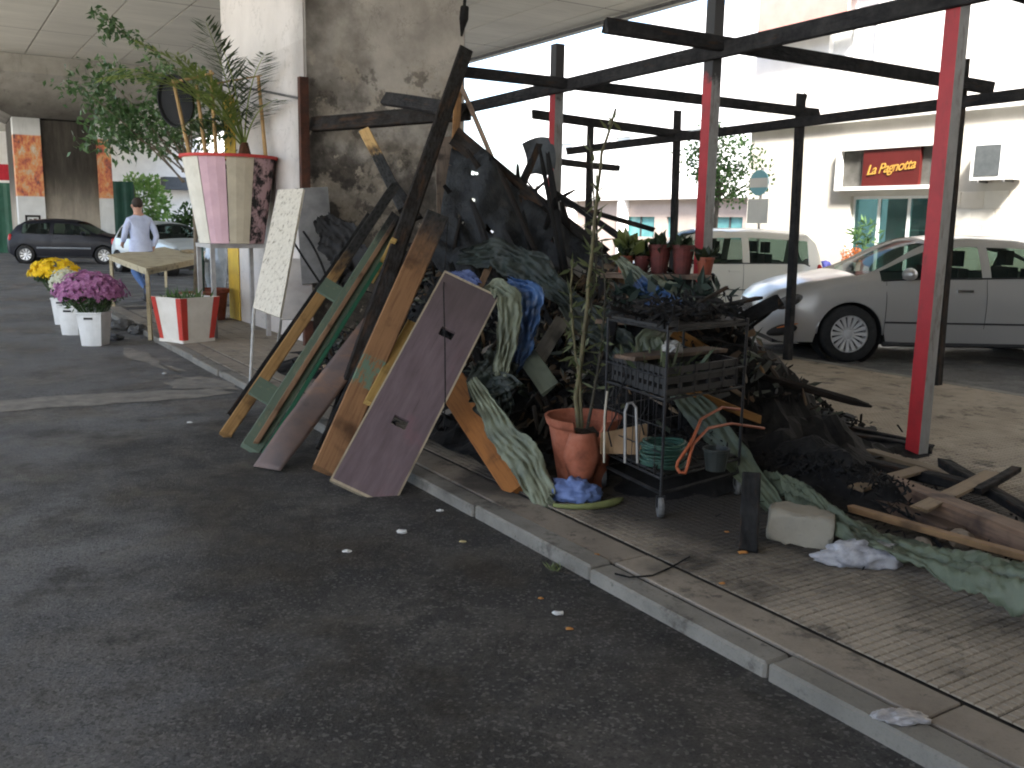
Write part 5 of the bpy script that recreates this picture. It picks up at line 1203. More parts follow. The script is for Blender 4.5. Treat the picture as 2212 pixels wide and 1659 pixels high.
bucket(207, 745, .40, .165, .035, .40, .46, 620, ((.30, .10, .24), (.50, .25, .42)), 'white bucket of mauve chrysanthemums, nearest of the three buckets', Vector((-.03, 0, .0)))
bucket(160, 722, .38, .15, .028, .20, .38, 240, ((.58, .60, .45), (.72, .72, .62)), 'white bucket of white flowers, between the mauve and yellow ones', Vector((-.06, 0, .08)))
bucket(143, 700, .38, .15, .038, .34, .36, 300, ((.72, .50, .01), (.85, .66, .03)), 'white bucket of bright yellow flowers, farthest of the three buckets', Vector((-.16, .1, .17)))
# beige table
M_TBL = wood('beige_table_wood', (.40, .34, .22), (.30, .25, .155)); TZ = .90
tq = [G(233, 550, TZ), G(316, 580, TZ), G(442, 556, TZ), G(356, 533, TZ)]
te = empty('flower_table', G(330, 700, KZ), 'beige wooden table on tall legs behind the flower planter', 'table'); tcx = sum(tq, Vector()) / 4
m = MB().quadlist(tq + [q - ZA * .035 for q in tq], [(3, 2, 1, 0), (4, 5, 6, 7), (0, 1, 5, 4), (1, 2, 6, 5), (2, 3, 7, 6), (3, 0, 4, 7)]); m.build('table_top', M_TBL, te)
for i in range(4):
    a, b = tq[i].lerp(tcx, .04), tq[(i + 1) % 4].lerp(tcx, .04); d_ = (b - a); m = MB().box((a + b) / 2 - ZA * .062, d_ / 2, ZA.cross(d_).normalized() * .01, ZA * .025); m.build('apron', M_TBL, te)
    q = tq[i].lerp(tcx, .06); zf = KZ if uv(q)[1] > 2.3 else 0.0; MB().box(Vector((q.x, q.y, (TZ - .04 + zf) / 2)), cR * .022, cF * .022, ZA * ((TZ - .04 - zf) / 2)).build('leg', M_TBL, te)
T(MB().blob(tq[2].lerp(tq[3], .35) + ZA * .03 - UA * .1, (.16, .10, .035), 3, .3, 3, 2.0).build('cloth_bundle', cloth('tan_cloth', (.30, .24, .15), (.16, .13, .09))), 'small tan bundle lying on the beige table', 'cloth')
# square striped planter box
pb0 = G(388, 742, KZ); rot_ = math.radians(-20); X_ = (cR * math.cos(rot_) + Vector((cF.x, cF.y, 0)).normalized() * math.sin(rot_)); X_.z = 0; X_.normalize(); Y_ = ZA.cross(X_)
X_, Y_ = Vector((.56, .83, 0)).normalized(), Vector((-.83, .56, 0)).normalized()
pb0 = pb0 + Vector((cF.x, cF.y, 0)).normalized() * .26
be = empty('planter_box', pb0, 'white square planter box with red corner stripes beside the kerb', 'planter')
M_WPT = rm('white_planter_paint', (.66, .63, .57), (.54, .51, .45), 4); M_RPT = rm('red_planter_paint', (.48, .05, .035), (.36, .04, .03), 5)
h0, h1, ph = .215, .275, .50
def bp(sx, sy, f, k=1.0): h = (h0 + (h1 - h0) * f) * k; return pb0 + X_ * (sx * h) + Y_ * (sy * h) + ZA * (.03 + ph * f)
for (c0, c1) in (((-1, -1), (1, -1)), ((1, -1), (1, 1)), ((1, 1), (-1, 1)), ((-1, 1), (-1, -1))):
    A0, A1, B0, B1 = bp(*c0, 0), bp(*c0, 1), bp(*c1, 0), bp(*c1, 1); nn_ = (B0 - A0).cross(A1 - A0).normalized()
    MB().quadlist([A0, B0, B1, A1] + [q - nn_ * .02 for q in (A0, B0, B1, A1)], [(0, 1, 2, 3), (7, 6, 5, 4), (3, 2, 6, 7), (0, 4, 5, 1), (0, 3, 7, 4), (1, 5, 6, 2)]).build('side_board', M_WPT, be)
    for f0, f1 in ((0, .16), (.84, 1)):
        q = [A0.lerp(B0, f0), A0.lerp(B0, f1), A1.lerp(B1, f1), A1.lerp(B1, f0)]; q = [k + nn_ * .004 for k in q]
        MB().quadlist(q + [k - nn_ * .003 for k in q], [(0, 1, 2, 3), (3, 2, 6, 7), (0, 4, 5, 1), (0, 3, 7, 4), (1, 5, 6, 2)]).build('red_stripe', M_RPT, be)
MB().box(pb0 + ZA * .018, X_ * .225, Y_ * .225, ZA * .018).build('base', M_WPT, be)
MB().box(pb0 + ZA * (.03 + ph * .86), X_ * .24, Y_ * .24, ZA * .01).build('soil', M_SOIL, be)
m = MB()
for _ in range(130): m.leaf(pb0 + ZA * (.03 + ph * .86) + X_ * rnd(-.2, .2) + Y_ * rnd(-.2, .2), rdir() * .6 + ZA, rdir(), rnd(.06, .22), rnd(.006, .014))
m.build('small_plants', leafm('planter_leaf', (.04, .09, .025), (.11, .18, .06)), be)
# big striped planter on a stand
pc2 = G(508, 722, KZ); pd2 = depth(pc2); pzb = D(508, 524, pd2).z; pzt = D(508, 347, pd2).z; R0, R1 = 66 / FPX * pd2, 94 / FPX * pd2
pe = empty('striped_planter', Vector((pc2.x, pc2.y, pzb)), 'large pink and white striped wooden planter with red rim on a stand', 'planter')
cols = [rm('stave_white', (.66, .63, .54), (.54, .51, .43), 4), rm('stave_pink', (.60, .40, .44), (.50, .33, .37), 4), rm('stave_cream', (.56, .50, .38), (.44, .39, .30), 4)]
def t_burnstave():
    t = NT('stave_burnt', .8); o = t.pos(); n1 = t.noise(o, 5.5, 5, .7); t.col(t.ramp(n1, [(.44, (.02, .018, .018)), (.54, (.45, .30, .31))])); t.bump(n1, .5, .01); return t.m
MBN = t_burnstave(); ns = 10; ang_c = math.atan2(CAM.y - pc2.y, CAM.x - pc2.x)
for k in range(ns):
    a0_, a1_ = ang_c + 2 * math.pi * (k - .12) / ns + .012, ang_c + 2 * math.pi * (k + .88) / ns - .012; m = MB(); K = 3
    for z, r in ((pzb, R0), (pzt, R1)):
        for rr in (r, r - .03):
            for j in range(K + 1):
                a = a0_ + (a1_ - a0_) * j / K; m.v.append(Vector((pc2.x + math.cos(a) * rr, pc2.y + math.sin(a) * rr, z)))
    n4 = K + 1
    for j in range(K):
        m.f += [(j, j + 1, 2 * n4 + j + 1, 2 * n4 + j), (n4 + j + 1, n4 + j, 3 * n4 + j, 3 * n4 + j + 1), (2 * n4 + j, 2 * n4 + j + 1, 3 * n4 + j + 1, 3 * n4 + j), (j + 1, j, n4 + j, n4 + j + 1)]
    m.f += [(0, 2 * n4, 3 * n4, n4), (K, n4 + K, 3 * n4 + K, 2 * n4 + K)]; m.mi = [0] * len(m.f)
    rel = ((a0_ + a1_) / 2 - ang_c + math.pi) % (2 * math.pi) - math.pi
    mt = MBN if .62 < rel < 1.6 else cols[1] if -.7 < rel < -.05 else cols[2] if -.05 <= rel <= .62 else cols[0]
    m.build('stave', mt, pe)
MB().lathe([(R1 - .02, 0), (R1 + .035, 0), (R1 + .035, .035), (R1 - .02, .035)], Vector((pc2.x, pc2.y, pzt - .005)), 42).build('rim', rm('red_rim_paint', (.52, .06, .05), (.40, .05, .045), 5), pe)
MB().lathe([(0, 0), (R1 - .05, 0)], Vector((pc2.x, pc2.y, pzt - .10)), 30).build('soil', M_SOIL, pe)
MB().lathe([(0, 0), (R0 - .005, 0), (R0 - .005, .03), (0, .03)], Vector((pc2.x, pc2.y, pzb)), 30).build('bottom', cols[0], pe)
sd2 = empty('planter_stand', pc2, 'square metal stand under the striped planter', 'stand')
M_STD = rm('pale_stand_metal', (.38, .37, .36), (.27, .26, .255), 8, .5, .1)
hx = .36
MB().slab(Vector((pc2.x, pc2.y, pzb - .055)) - VA * 0, UA, VA, ZA, [-hx, -hx + .05, hx - .05, hx], [-hx, -hx + .05, hx - .05, hx], [(1, 1)], .05).build('frame', M_STD, sd2)
MB().box(Vector((pc2.x, pc2.y, pzb - .015)), UA * (hx - .055), VA * (hx - .055), ZA * .009).build('plate', M_STD, sd2)
for a in (-1, 1):
    for b in (-1, 1):
        q = pc2 + UA * a * (hx - .03) + VA * b * (hx - .03); MB().box(Vector((q.x, q.y, (pzb - .056 + KZ) / 2)), UA * .025, VA * .025, ZA * ((pzb - .056 - KZ) / 2)).build('leg', M_STD, sd2)
# trellis of bamboo canes and black tray
def cane(x0, y0, x1, y1, dd, r, par, nm='cane'): return MB().tube([D(x0, y0, dd), D(x1, y1, dd)], [r, r * .8], 7).build(nm, rm('bamboo', (.42, .27, .12), (.30, .19, .085), 9), par)
tl_ = empty('cane_trellis', Vector((pc2.x, pc2.y, pzt)), 'frame of brown canes standing in the striped planter', 'trellis')
dn = pd2 - .25
for c in ((412, 345, 374, 172), (446, 345, 424, 182), (468, 345, 455, 152), (575, 350, 558, 165)): cane(*c, dn, .026, tl_)
cane(368, 180, 462, 158, dn - .03, .022, tl_, 'top_rail'); cane(458, 182, 566, 163, dn + .02, .012, tl_, 'top_rail')
bt = MB().lathe([(0, .0), (.31, .0), (.33, .05), (.31, .05), (.295, .015), (0, .015)], D(384, 218, dn + .15), 26, (CAM - D(384, 218, dn)).normalized() + cR * -.9)
T(bt.build('black_tray', rm('black_tray_plastic', (.008, .0085, .009), (.012, .0125, .013), 5, .85)), 'round black plastic tray hung behind the canes', 'tray')
# palm in the striped planter
pm = empty('potted_palm', Vector((pc2.x, pc2.y, pzt - .1)), 'small feathery palm growing in the striped planter', 'palm')
crown_ = D(528, 322, pd2 + .05)
MB().tube([Vector((crown_.x, crown_.y, pzt - .12)), crown_ - ZA * .05, crown_ + ZA * .08], [.09, .08, .05], 8).build('trunk', rm('palm_fibre', (.13, .055, .03), (.07, .035, .02), 18, .95, 0, 1.0, 30), pm)
M_PALM = leafm('palm_leaflet', (.16, .23, .05), (.28, .34, .10)); M_PALMD = leafm('palm_leaflet_dark', (.03, .06, .025), (.07, .10, .04))
fronds = [((490, 230), (340, 140), (222, 168), 0), ((480, 200), (400, 130), (300, 95), 0), ((500, 200), (470, 110), (445, 48), 1), ((515, 220), (500, 140), (478, 100), 1), ((510, 210), (430, 165), (385, 120), 0), ((530, 220), (545, 160), (570, 120), 1),
          ((500, 250), (450, 190), (420, 150), 0), ((540, 250), (570, 220), (600, 215), 1), ((500, 240), (400, 150), (250, 148), 0), ((490, 270), (420, 230), (395, 280), 1), ((505, 240), (480, 190), (440, 205), 0)]
for i, (a, b, c, dk) in enumerate(fronds):
    dz = rnd(-.25, .25); p0, p1, p2, p3 = crown_, D(*a, pd2 - .1 + dz * .3), D(*b, pd2 - .6 + dz * .7), D(*c, pd2 - 1.0 + dz)
    pts = [p0 * (1 - t) ** 3 + p1 * 3 * t * (1 - t) ** 2 + p2 * 3 * t * t * (1 - t) + p3 * t ** 3 for t in [k / 22 for k in range(23)]]
    fo_ = MB().tube(pts, [.012 * (1 - .85 * k / 23) + .001 for k in range(23)], 5).build('frond', M_PALM, pm); lm = MB()
    for k in range(5, 23):
        t_ = (pts[min(k + 1, 22)] - pts[k - 1]).normalized(); sd_ = t_.cross(ZA); sd_ = sd_.normalized() if sd_.length > .1 else cR; L = .38 * math.sin(.35 + 2.5 * (k - 4) / 19)
        for s in (-1, 1):
            for _ in range(2): lm.leaf(pts[k] + t_ * rnd(-.02, .02), t_ * .9 + sd_ * s * .8 - ZA * rnd(.0, .5) + rdir() * .12, ZA, L * rnd(.8, 1.1), .016)
    lm.build('leaflets', M_PALMD if dk else M_PALM, fo_)
# leafy ficus in a terracotta pot behind
fp = G(425, 700, KZ); fd = depth(fp)
fe = empty('ficus_tree', fp, 'bushy ficus tree with dark glossy leaves behind the striped planter', 'tree')
MB().lathe([(.001, 0), (.15, 0), (.20, .36), (.225, .37), (.225, .44), (.2, .44), (.19, .37), (.001, .36)], fp, 22).build('pot', t_terra('terracotta_dull', (.26, .085, .05)), fe)
cz_ = D(330, 235, fd); t0 = fp + ZA * .36
tk = MB().tube([t0, D(424, 560, fd), D(420, 430, fd), D(400, 345, fd), D(350, 265, fd)], [.035, .03, .028, .024, .012], 7)
brs = []
for _ in range(16):
    a = D(405 + rnd(-12, 12), rnd(330, 400), fd); b = cz_ + Vector((rnd(-.85, .8), rnd(-.6, .6), rnd(-.45, .45))); tk.tube(bez(a, a.lerp(b, .5) + ZA * .12, b, 5), [.014, .012, .01, .008, .006, .004], 5); brs.append(b)
arm = [D(400, 165, fd), D(330, 110, fd), D(270, 75, fd), D(212, 28, fd)]; tk.tube([D(400, 340, fd), D(420, 230, fd)] + arm, [.014, .012, .01, .008, .006, .003], 5)
tk.build('trunk', rm('ficus_bark', (.16, .13, .09), (.10, .08, .06), 14), fe)
lm = MB()
def lf_at(p, n, spread, L):
    for _ in range(n):
        q = p + Vector((random.gauss(0, spread), random.gauss(0, spread), random.gauss(0, spread * .8))); lm.leaf(q, rdir() - ZA * .35, rdir() + ZA * .8, L * rnd(.7, 1.25), L * .24, 0, rnd(-.006, .012))
for b in brs: lf_at(b, 85, .15, .11)
for _ in range(44): 
    b = cz_ + Vector((rnd(-.9, .8), rnd(-.6, .6), rnd(-.55, .5))); lf_at(b, 26, .10, .11)
for k in range(18): lf_at(poly(arm, k / 17), 9 if k > 8 else 5, .05, .11)
for k in range(6): lf_at(D(232 + rnd(-30, 14), 38 + rnd(-18, 40), fd), 8, .05, .12)
lf_at(D(205, 205, fd), 12, .05, .11); lf_at(D(480, 320, fd), 30, .12, .1)
lm.build('crown', leafm('ficus_leaf', (.035, .08, .028), (.10, .17, .065), .35), fe)
# second terracotta pot and pale bag under the planter stand
q = G(463, 690, KZ)
T(MB().lathe([(.001, 0), (.15, 0), (.20, .38), (.225, .39), (.225, .45), (.2, .45), (.19, .39), (.001, .38)], q, 22).build('terracotta_pot', t_terra('terracotta_brown', (.20, .06, .04))), 'dark terracotta pot under the striped planter stand', 'flower pot')
q = G(470, 668, KZ)
crb = MB().blob(q + ZA * .75, (.16, .16, .72), 4, .22, 2.2, 3.0)
for v3 in crb.v: v3.z = max(v3.z, KZ + .003)
T(crb.build('plastic_sheet_roll', cloth('pale_blue_plastic', (.45, .53, .62), (.25, .31, .40), .3, 6), smooth=True), 'pale blue plastic wrapped bundle behind the planter stand', 'plastic bundle')
# green umbrella stand/pole next to the stand
MBp = MB().tube([G(441, 690, KZ), D(438, 560, fd - .3), D(428, 400, fd - .2)], .018, 7)
T(MBp.build('green_stake', rm('green_stake', (.02, .06, .04), (.015, .04, .028), 8, .5)), 'dark green plastic stake standing left of the planter stand', 'stake')
# rubble along the kerb behind the buckets
M_RUB = rm('grey_rubble', (.10, .10, .10), (.06, .058, .056), 9)
for i, (x, y, r, lb) in enumerate(((268, 712, .12, 'grey rubble lump at the kerb under the beige table'), (300, 722, .10, 'smaller rubble lump right of the first under the table'), (250, 735, .07, 'small rubble lump beside the mauve flower bucket'))):
    p = G(x, y, 0); m = MB().blob(p + ZA * r * .5, (r * 1.4, r, r * .7), 3, .35, 2.5, i * 2.0)
    for v3 in m.v: v3.z = max(v3.z, .003)
    T(m.build('rubble', M_RUB), lb, 'rubble')
# black blotch of burnt cloth behind the leaning table
ribbon('black_cloth', [D(700, 478, 9.6), D(735, 520, 9.4), D(760, 575, 9.2), D(720, 640, 9.0)], [.2, .42, .4, .2], cloth('black_cloth', (.02, .02, .021), (.010, .010, .011), .8), 'black scorched cloth hanging at the left shoulder of the heap', 'cloth', seed=12.0, crumple=.06)
# litter on the road and paving
lit = [((410, 914), .018, 'white'), ((868, 1152), .024, 'white'), ((950, 1105), .016, 'white'), ((750, 1193), .018, 'white'), ((1000, 1172), .014, 'yellow'), ((1205, 1328), .020, 'white'), ((355, 808), .02, 'white'), ((1605, 1196), .018, 'orange'), ((1570, 1150), .010, 'orange'), ((2128, 1280), .014, 'orange'), ((1230, 1360), .012, 'orange'), ((1560, 1262), .012, 'orange'), ((1288, 1200), .012, 'orange'), ((1168, 1294), .010, 'orange')]
M_L = {'white': rm('litter_white', (.55, .55, .53), (.4, .4, .39), 20), 'yellow': rm('litter_yellow', (.4, .34, .18), (.3, .25, .13), 20), 'orange': rm('litter_orange', (.42, .19, .05), (.3, .13, .035), 20)}
for i, ((x, y), r, cl_) in enumerate(lit):
    z = KZ if (y - 1050) < (x - 920) * .54 - 12 else 0.0
    p = G(x, y, z); m = MB().blob(p + ZA * r * .35, (r * 1.2, r * .8, r * .4), 2, .45, 2.4, i * 1.3)
    for v3 in m.v: v3.z = max(v3.z, z + .002)
    tag(m.build('litter', M_L[cl_]), 'tiny %s scrap of litter lying on the %s' % (cl_, 'paving' if z else 'road'), 'litter', '%s litter scraps on the %s' % (cl_, 'paving' if z else 'road'))
p = G(1200, 1232, 0); m = MB()
for _ in range(26): m.leaf(p + Vector((rnd(-.03, .03), rnd(-.02, .02), 0)), rdir() * .8 + ZA, rdir(), rnd(.02, .05), .004)
T(m.build('weed_tuft', leafm('weed_leaf', (.07, .09, .03), (.14, .16, .06))), 'small weed tuft growing at the foot of the kerb', 'weed')
T(MB().tube([G(1525, 1240, KZ) + ZA * .005, G(1560, 1252, KZ) + ZA * .005, G(1620, 1252, KZ) + ZA * .005, G(1690, 1230, KZ) + ZA * .005] if False else [G(x, y, KZ) + ZA * .006 for x, y in ((1328, 1242), (1360, 1250), (1410, 1246), (1450, 1228), (1490, 1205))], .004, 5).build('wire_piece', M_CH), 'thin curved black wire lying near the kerb in front of the trolley', 'wire')
# extra clutter on the trolley
sw = MB()
for k in range(1, 8):
    f = k / 8
    for (a, b) in ((A, B), (B, Dd)):
        q = a.lerp(b, f); sw.tube([q + ZA * .20, q + ZA * .60], .0028, 4)
for z in (.33, .46):
    for (a, b) in ((A, B), (B, Dd)): sw.tube([a + ZA * z, b + ZA * z], .0035, 4)
sw.build('side_mesh', M_STL, tr)
for i in range(9):
    p = c4 + e1 * rnd(-1, .6) + e2 * rnd(-.8, .8) + ZA * (.972 + rnd(0, .03)); d = (e1 * rnd(-1, 1) + e2 * rnd(-1, 1)).normalized() * rnd(.18, .5) + ZA * rnd(-.01, .1)
    tag(plank('burnt_lath', p, p + d, rnd(.02, .05), .018, (M_CH, M_CHB)[i % 2], ZA, None, .03, .003, 5), 'burnt lath lying among others on the top shelf of the trolley', 'lath', 'burnt laths on the trolley top')
m = MB()
for _ in range(380):
    p = c4 + e1 * rnd(-1.1, 1.1) + e2 * rnd(-1, 1) + ZA * (.975 + abs(random.gauss(0, .04))); m.shard(p, rnd(.01, .05), rnd(.004, .015), rnd(.003, .01))
tag(m.build('charred_rubbish', M_CH), 'charred rubbish heaped on the top shelf of the trolley', 'rubbish', kind='stuff')
m = MB()
for _ in range(120):
    p = c4 + e1 * rnd(-1, 1) + e2 * rnd(-1, 1) + ZA * (.232 + abs(random.gauss(0, .02))); m.shard(p, rnd(.008, .035), rnd(.004, .012), rnd(.003, .008))
tag(m.build('charred_rubbish', M_CH), 'charred crumbs on the lower shelf of the trolley', 'rubbish', kind='stuff')
for i, (x, y, d0) in enumerate(((1325, 905, 4.9), (1395, 880, 4.95), (1345, 830, 4.9))):
    T(MB().tube([D(x, y - 45, d0), D(x + 6, y - 10, d0), D(x - 12, y + 25, d0 - .02), D(x - 4, y + 60, d0)], .0045, 5).build('dangling_wire', M_CH), ['left bent wire dangling under the trolley crates', 'right bent wire dangling under the trolley crates', 'short bent wire hanging at the trolley left upright'][i], 'wire')
# ================================================================== CARS
def lerpk(keys, x):
    if x <= keys[0][0]: return keys[0][1]
    for (a, p), (b, q) in zip(keys, keys[1:]):
        if x <= b:
            t = (x - a) / (b - a); t = t * t * (3 - 2 * t) * .5 + t * .5; return p + (q - p) * t
    return keys[-1][1]
def paint(name, c, metal=0.0, rough=.3, coat=.5):
    t = NT(name, rough, metal, .5 if c[0] > .1 else .25); t.col(c); t.b.inputs['Coat Weight'].default_value = coat; t.b.inputs['Coat Roughness'].default_value = .08
    p = t.obj(); t.rough(t.ramp(t.noise(p, 3, 4), [(.3, rough * .85), (.7, rough * 1.25)])); return t.m
M_TYRE = rm('tyre_rubber', (.018, .018, .018), (.028, .028, .028), 20, .85); M_RIM = rm('alloy_rim', (.62, .62, .62), (.52, .52, .52), 8, .4, .3, 0); M_CDARK = rm('car_black_plastic', (.02, .02, .021), (.03, .03, .031), 8, .6)
M_CGL = glassm('car_glass', (.42, .52, .48), .25, .02); M_HEADL = rm('headlight_glass', (.30, .31, .33), (.06, .06, .065), 14, .08, .6, 0); M_LAMP = glassm('lamp_glass', (.9, .9, .9), .35, .05); M_CHR = rm('chrome', (.7, .7, .7), (.6, .6, .6), 5, .15, 1.0, 0); M_AMB = rm('amber_lens', (.7, .2, .03), (.6, .16, .03), 5, .3); M_RLENS = rm('red_lens', (.5, .03, .03), (.4, .02, .02), 5, .3)
M_SEAT = rm('car_seat_fabric', (.035, .035, .038), (.05, .05, .055), 8, .9)
def make_car(nm, loc, heading, S, label):
    """S: shape keys along x (front at +x). Built in local space under one Empty."""
    e = empty(nm, loc, label, 'car', None, math.atan2(heading.y, heading.x))
    L, Wd = S['L'], S['W'] / 2; xr, xf = -S['rear'], S['front']; wr = S['wr']; arch = wr + .055
    top, belt, roofz = S['top'], S['belt'], S['roofz']; N = 92
    xs = sorted(set([xr + (xf - xr) * i / N for i in range(N + 1)] + S.get('stations', [])))
    ax_ = S['axles']; nl, ns_, ntp = 8, 5, 6
    cols_ = []
    for x in xs:
        zb, zt = lerpk(belt, x), lerpk(top, x); w_ = Wd * lerpk(S['plan'], x); zl_ = lerpk(S['sill'], x)
        for a in ax_:
            if abs(x - a) < arch: zl_ = max(zl_, wr + math.sqrt(max(0, arch ** 2 - (x - a) ** 2)))
        zl_ = min(zl_, zb - .06); k = max(0, min(1, (zt - zb) / (roofz - zb))); pts = []
        for j in range(nl + 1):
            t = j / nl; z = zl_ + (zb - zl_) * t; h = (z - .2) / max(.1, zb - .2); y = w_ * (.935 + .065 * math.sin(min(1, max(0, h)) ** .8 * math.pi * .62) - .055 * max(0, h - .62) / .38)
            crease = .006 * math.exp(-((h - .78) / .06) ** 2) * Wd; pts.append((x, y + crease, z))
        yb = pts[-1][1]; ye = yb * (.985 - .27 * k) - .02; ze = zb + (zt - zb) * (.55 + .35 * k)
        for j in range(1, ns_ + 1):
            t = j / ns_; pts.append((x, yb + (ye - yb) * (t ** 1.15), zb + (ze - zb) * t))
        for j in range(1, ntp + 1):
            t = j / ntp; pts.append((x, ye * (1 - t), ze + (zt - ze) * math.sin(t * math.pi / 2) ** .8))
        cols_.append(pts)
    n = len(cols_[0]); V = []; idx = {}
    for s in (1, -1):
        for i, c in enumerate(cols_):
            for j, (x, y, z) in enumerate(c): idx[(s, i, j)] = len(V); V.append((x, s * y, z))
    parts = {}
    x_wb, x_rf, x_rr, x_rb = S['wind_base'], S['roof_front'], S['roof_rear'], S['rear_base']; pil = S['pillars']; wins = S['windows']
    def part(i, j):
        x = (xs[i] + xs[i + 1]) / 2
        if nl <= j < nl + ns_ - 1 or (j == nl + ns_ - 1):
            if j < nl + ns_ - 1 + 0 and j > nl - 1:
                for (nm_, a, b) in wins:
                    if a < x < b:
                        f = (j - nl) / ns_
                        if x > x_rf - .05:                       # front quarter narrows under the screen pillar
                            if f > .8 : return 'body'
                        return nm_
            return 'body'
        if j >= nl + ns_:
            if x_rf < x < x_wb: return 'windscreen'
            if x_rb < x < x_rr: return 'rear_window'
        return 'body'
    for s in (1, -1):
        for i in range(len(xs) - 1):
            for j in range(n - 1):
                q = (idx[(s, i, j)], idx[(s, i + 1, j)], idx[(s, i + 1, j + 1)], idx[(s, i, j + 1)])
                if s == -1: q = q[::-1]
                pn_ = part(i, j); key = pn_ if pn_ in ('body', 'windscreen', 'rear_window') else pn_ + ('_l' if s == 1 else '_r'); parts.setdefault(key, []).append(q)
    for i in (0, len(xs) - 1):                                # close both ends
        for j in range(n - 1):
            q = (idx[(1, i, j)], idx[(1, i, j + 1)], idx[(-1, i, j + 1)], idx[(-1, i, j)]); parts['body'].append(q if i == 0 else q[::-1])
    for key, fs in parts.items():
        used = sorted({k for f in fs for k in f}); mp = {k: i for i, k in enumerate(used)}
        me = bpy.data.meshes.new('m'); me.from_pydata([V[k] for k in used], [], [tuple(mp[k] for k in f) for f in fs]); bm = bmesh.new(); bm.from_mesh(me); bmesh.ops.remove_doubles(bm, verts=bm.verts, dist=.0005); bmesh.ops.recalc_face_normals(bm, faces=bm.faces)
        for f in bm.faces: f.smooth = True
        for ed in bm.edges:
            if len(ed.link_faces) == 2 and ed.calc_face_angle(0) > math.radians(50): ed.smooth = False
        bm.to_mesh(me); bm.free(); base_ = {'body': 'body', 'windscreen': 'windscreen', 'rear_window': 'rear_window'}.get(key, 'side_window')
        me.materials.append(S['paint'] if key == 'body' else M_CGL); o = bpy.data.objects.new(base_, me); COL.objects.link(o); o.parent = e
        if key == 'body': body = o
    def yat(x, z):
        i = min(range(len(xs)), key=lambda k: abs(xs[k] - x)); c = cols_[i]; return min(c[:nl + 2], key=lambda q: abs(q[2] - z))[1]
    # floor, wheel housings and seats
    MB().xb(xr + .15, xf - .15, -Wd * .72, Wd * .72, .19, .42).build('underbody', M_CDARK, e, local=True)
    cab0, cab1 = x_rb + .2, x_wb - .25
    MB().xb(cab0, cab1, -Wd * .80, Wd * .80, .43, .70).build('interior_floor', M_SEAT, e, local=True)
    for xx in S['seats']:
        for s in (-1, 1):
            sm = MB(); sm.xb(xx - .06, xx + .06, s * .36 - .22, s * .36 + .22, .6, 1.08); sm.xb(xx - .05, xx + .05, s * .36 - .11, s * .36 + .11, 1.1, 1.28); sm.build('seat', M_SEAT, e, local=True)
    dsh = MB().xb(x_wb - .55, x_wb - .2, -Wd * .8, Wd * .8, .7, lerpk(belt, x_wb) - .02).build('dashboard', M_SEAT, e, local=True)
    # seams, sills, handles, trim
    for x in S['seams']:
        for s in (-1, 1):
            pts = [(x, s * (yat(x, z) + .0015), z) for z in [S['sillz'] + .04 + (lerpk(belt, x) - S['sillz'] - .05) * k / 8 for k in range(9)]]; MB().tube(pts, .0035, 4).build('door_seam', M_CDARK, body, local=True)
    for s in (-1, 1):
        pts = [(x, s * (yat(x, S['stripz']) + .004), S['stripz']) for x in [S['strip'][0] + (S['strip'][1] - S['strip'][0]) * k / 20 for k in range(21)]]; MB().tube(pts, S.get('stripr', .011), 5).build('side_strip', S.get('stripm', M_CDARK), body, local=True)
        pts = [(x, s * (yat(x, S['sillz'] + .02) - .01), S['sillz'] + .0) for x in [ax_[0] + arch + (ax_[1] - ax_[0] - 2 * arch) * k / 10 for k in range(11)]]; MB().tube(pts, .03, 6).build('sill_trim', M_CDARK, body, local=True)
        for x in S['handles']: 
            y = yat(x, S['handlez']); MB().xb(x - .09, x + .09, s * y - .006, s * y + .022 * s + .006 * s, S['handlez'] - .014, S['handlez'] + .014).build('door_handle', S.get('handlem', S['paint']), body, local=True)
        # window surround strip
        pts = [(x, s * (yat(x, lerpk(belt, x)) + .002), lerpk(belt, x) + .004) for x in [wins[0][1] + (wins[-1][2] - wins[0][1]) * k / 24 for k in range(25)]]; MB().tube(pts, .010, 5).build('window_strip', M_CDARK, body, local=True)
        xm = S['mirror']; ym = yat(xm, lerpk(belt, xm)); mm = MB().blob((xm, s * (ym + .13), lerpk(belt, xm) + .07), (.075, .115, .072), 3, .05); mm.tube([(xm, s * (ym - .02), lerpk(belt, xm) + .02), (xm, s * (ym + .06), lerpk(belt, xm) + .04)], .022, 6); mm.build('wing_mirror', S['paint'], body, smooth=True, local=True)
    for (x, s_, w_, h_, z, mt, nm_) in S['lamps']:
        for s in (-1, 1):
            i = min(range(len(xs)), key=lambda k: abs(xs[k] - x)); y = yat(xs[i], z)
            m = MB().blob((0, 0, 0), (1, 1, 1), 3, .0)
            for q in m.v: q.x, q.y, q.z = x + q.x * w_, s * (y - .035) + s * q.y * .06, z + q.z * h_ + (q.x * w_ * S.get('lampslope', 0))
            m.build(nm_, mt, body, smooth=True, local=True)
    # grille / bumper slot
    MB().xb(xf - .02, xf + .012, -Wd * .42, Wd * .42, .30, .42).build('grille', M_CDARK, body, local=True)
    MB().xb(xf - .03, xf + .008, -Wd * .30, Wd * .30, .50, .66).build('grille', M_CHR, body, local=True)
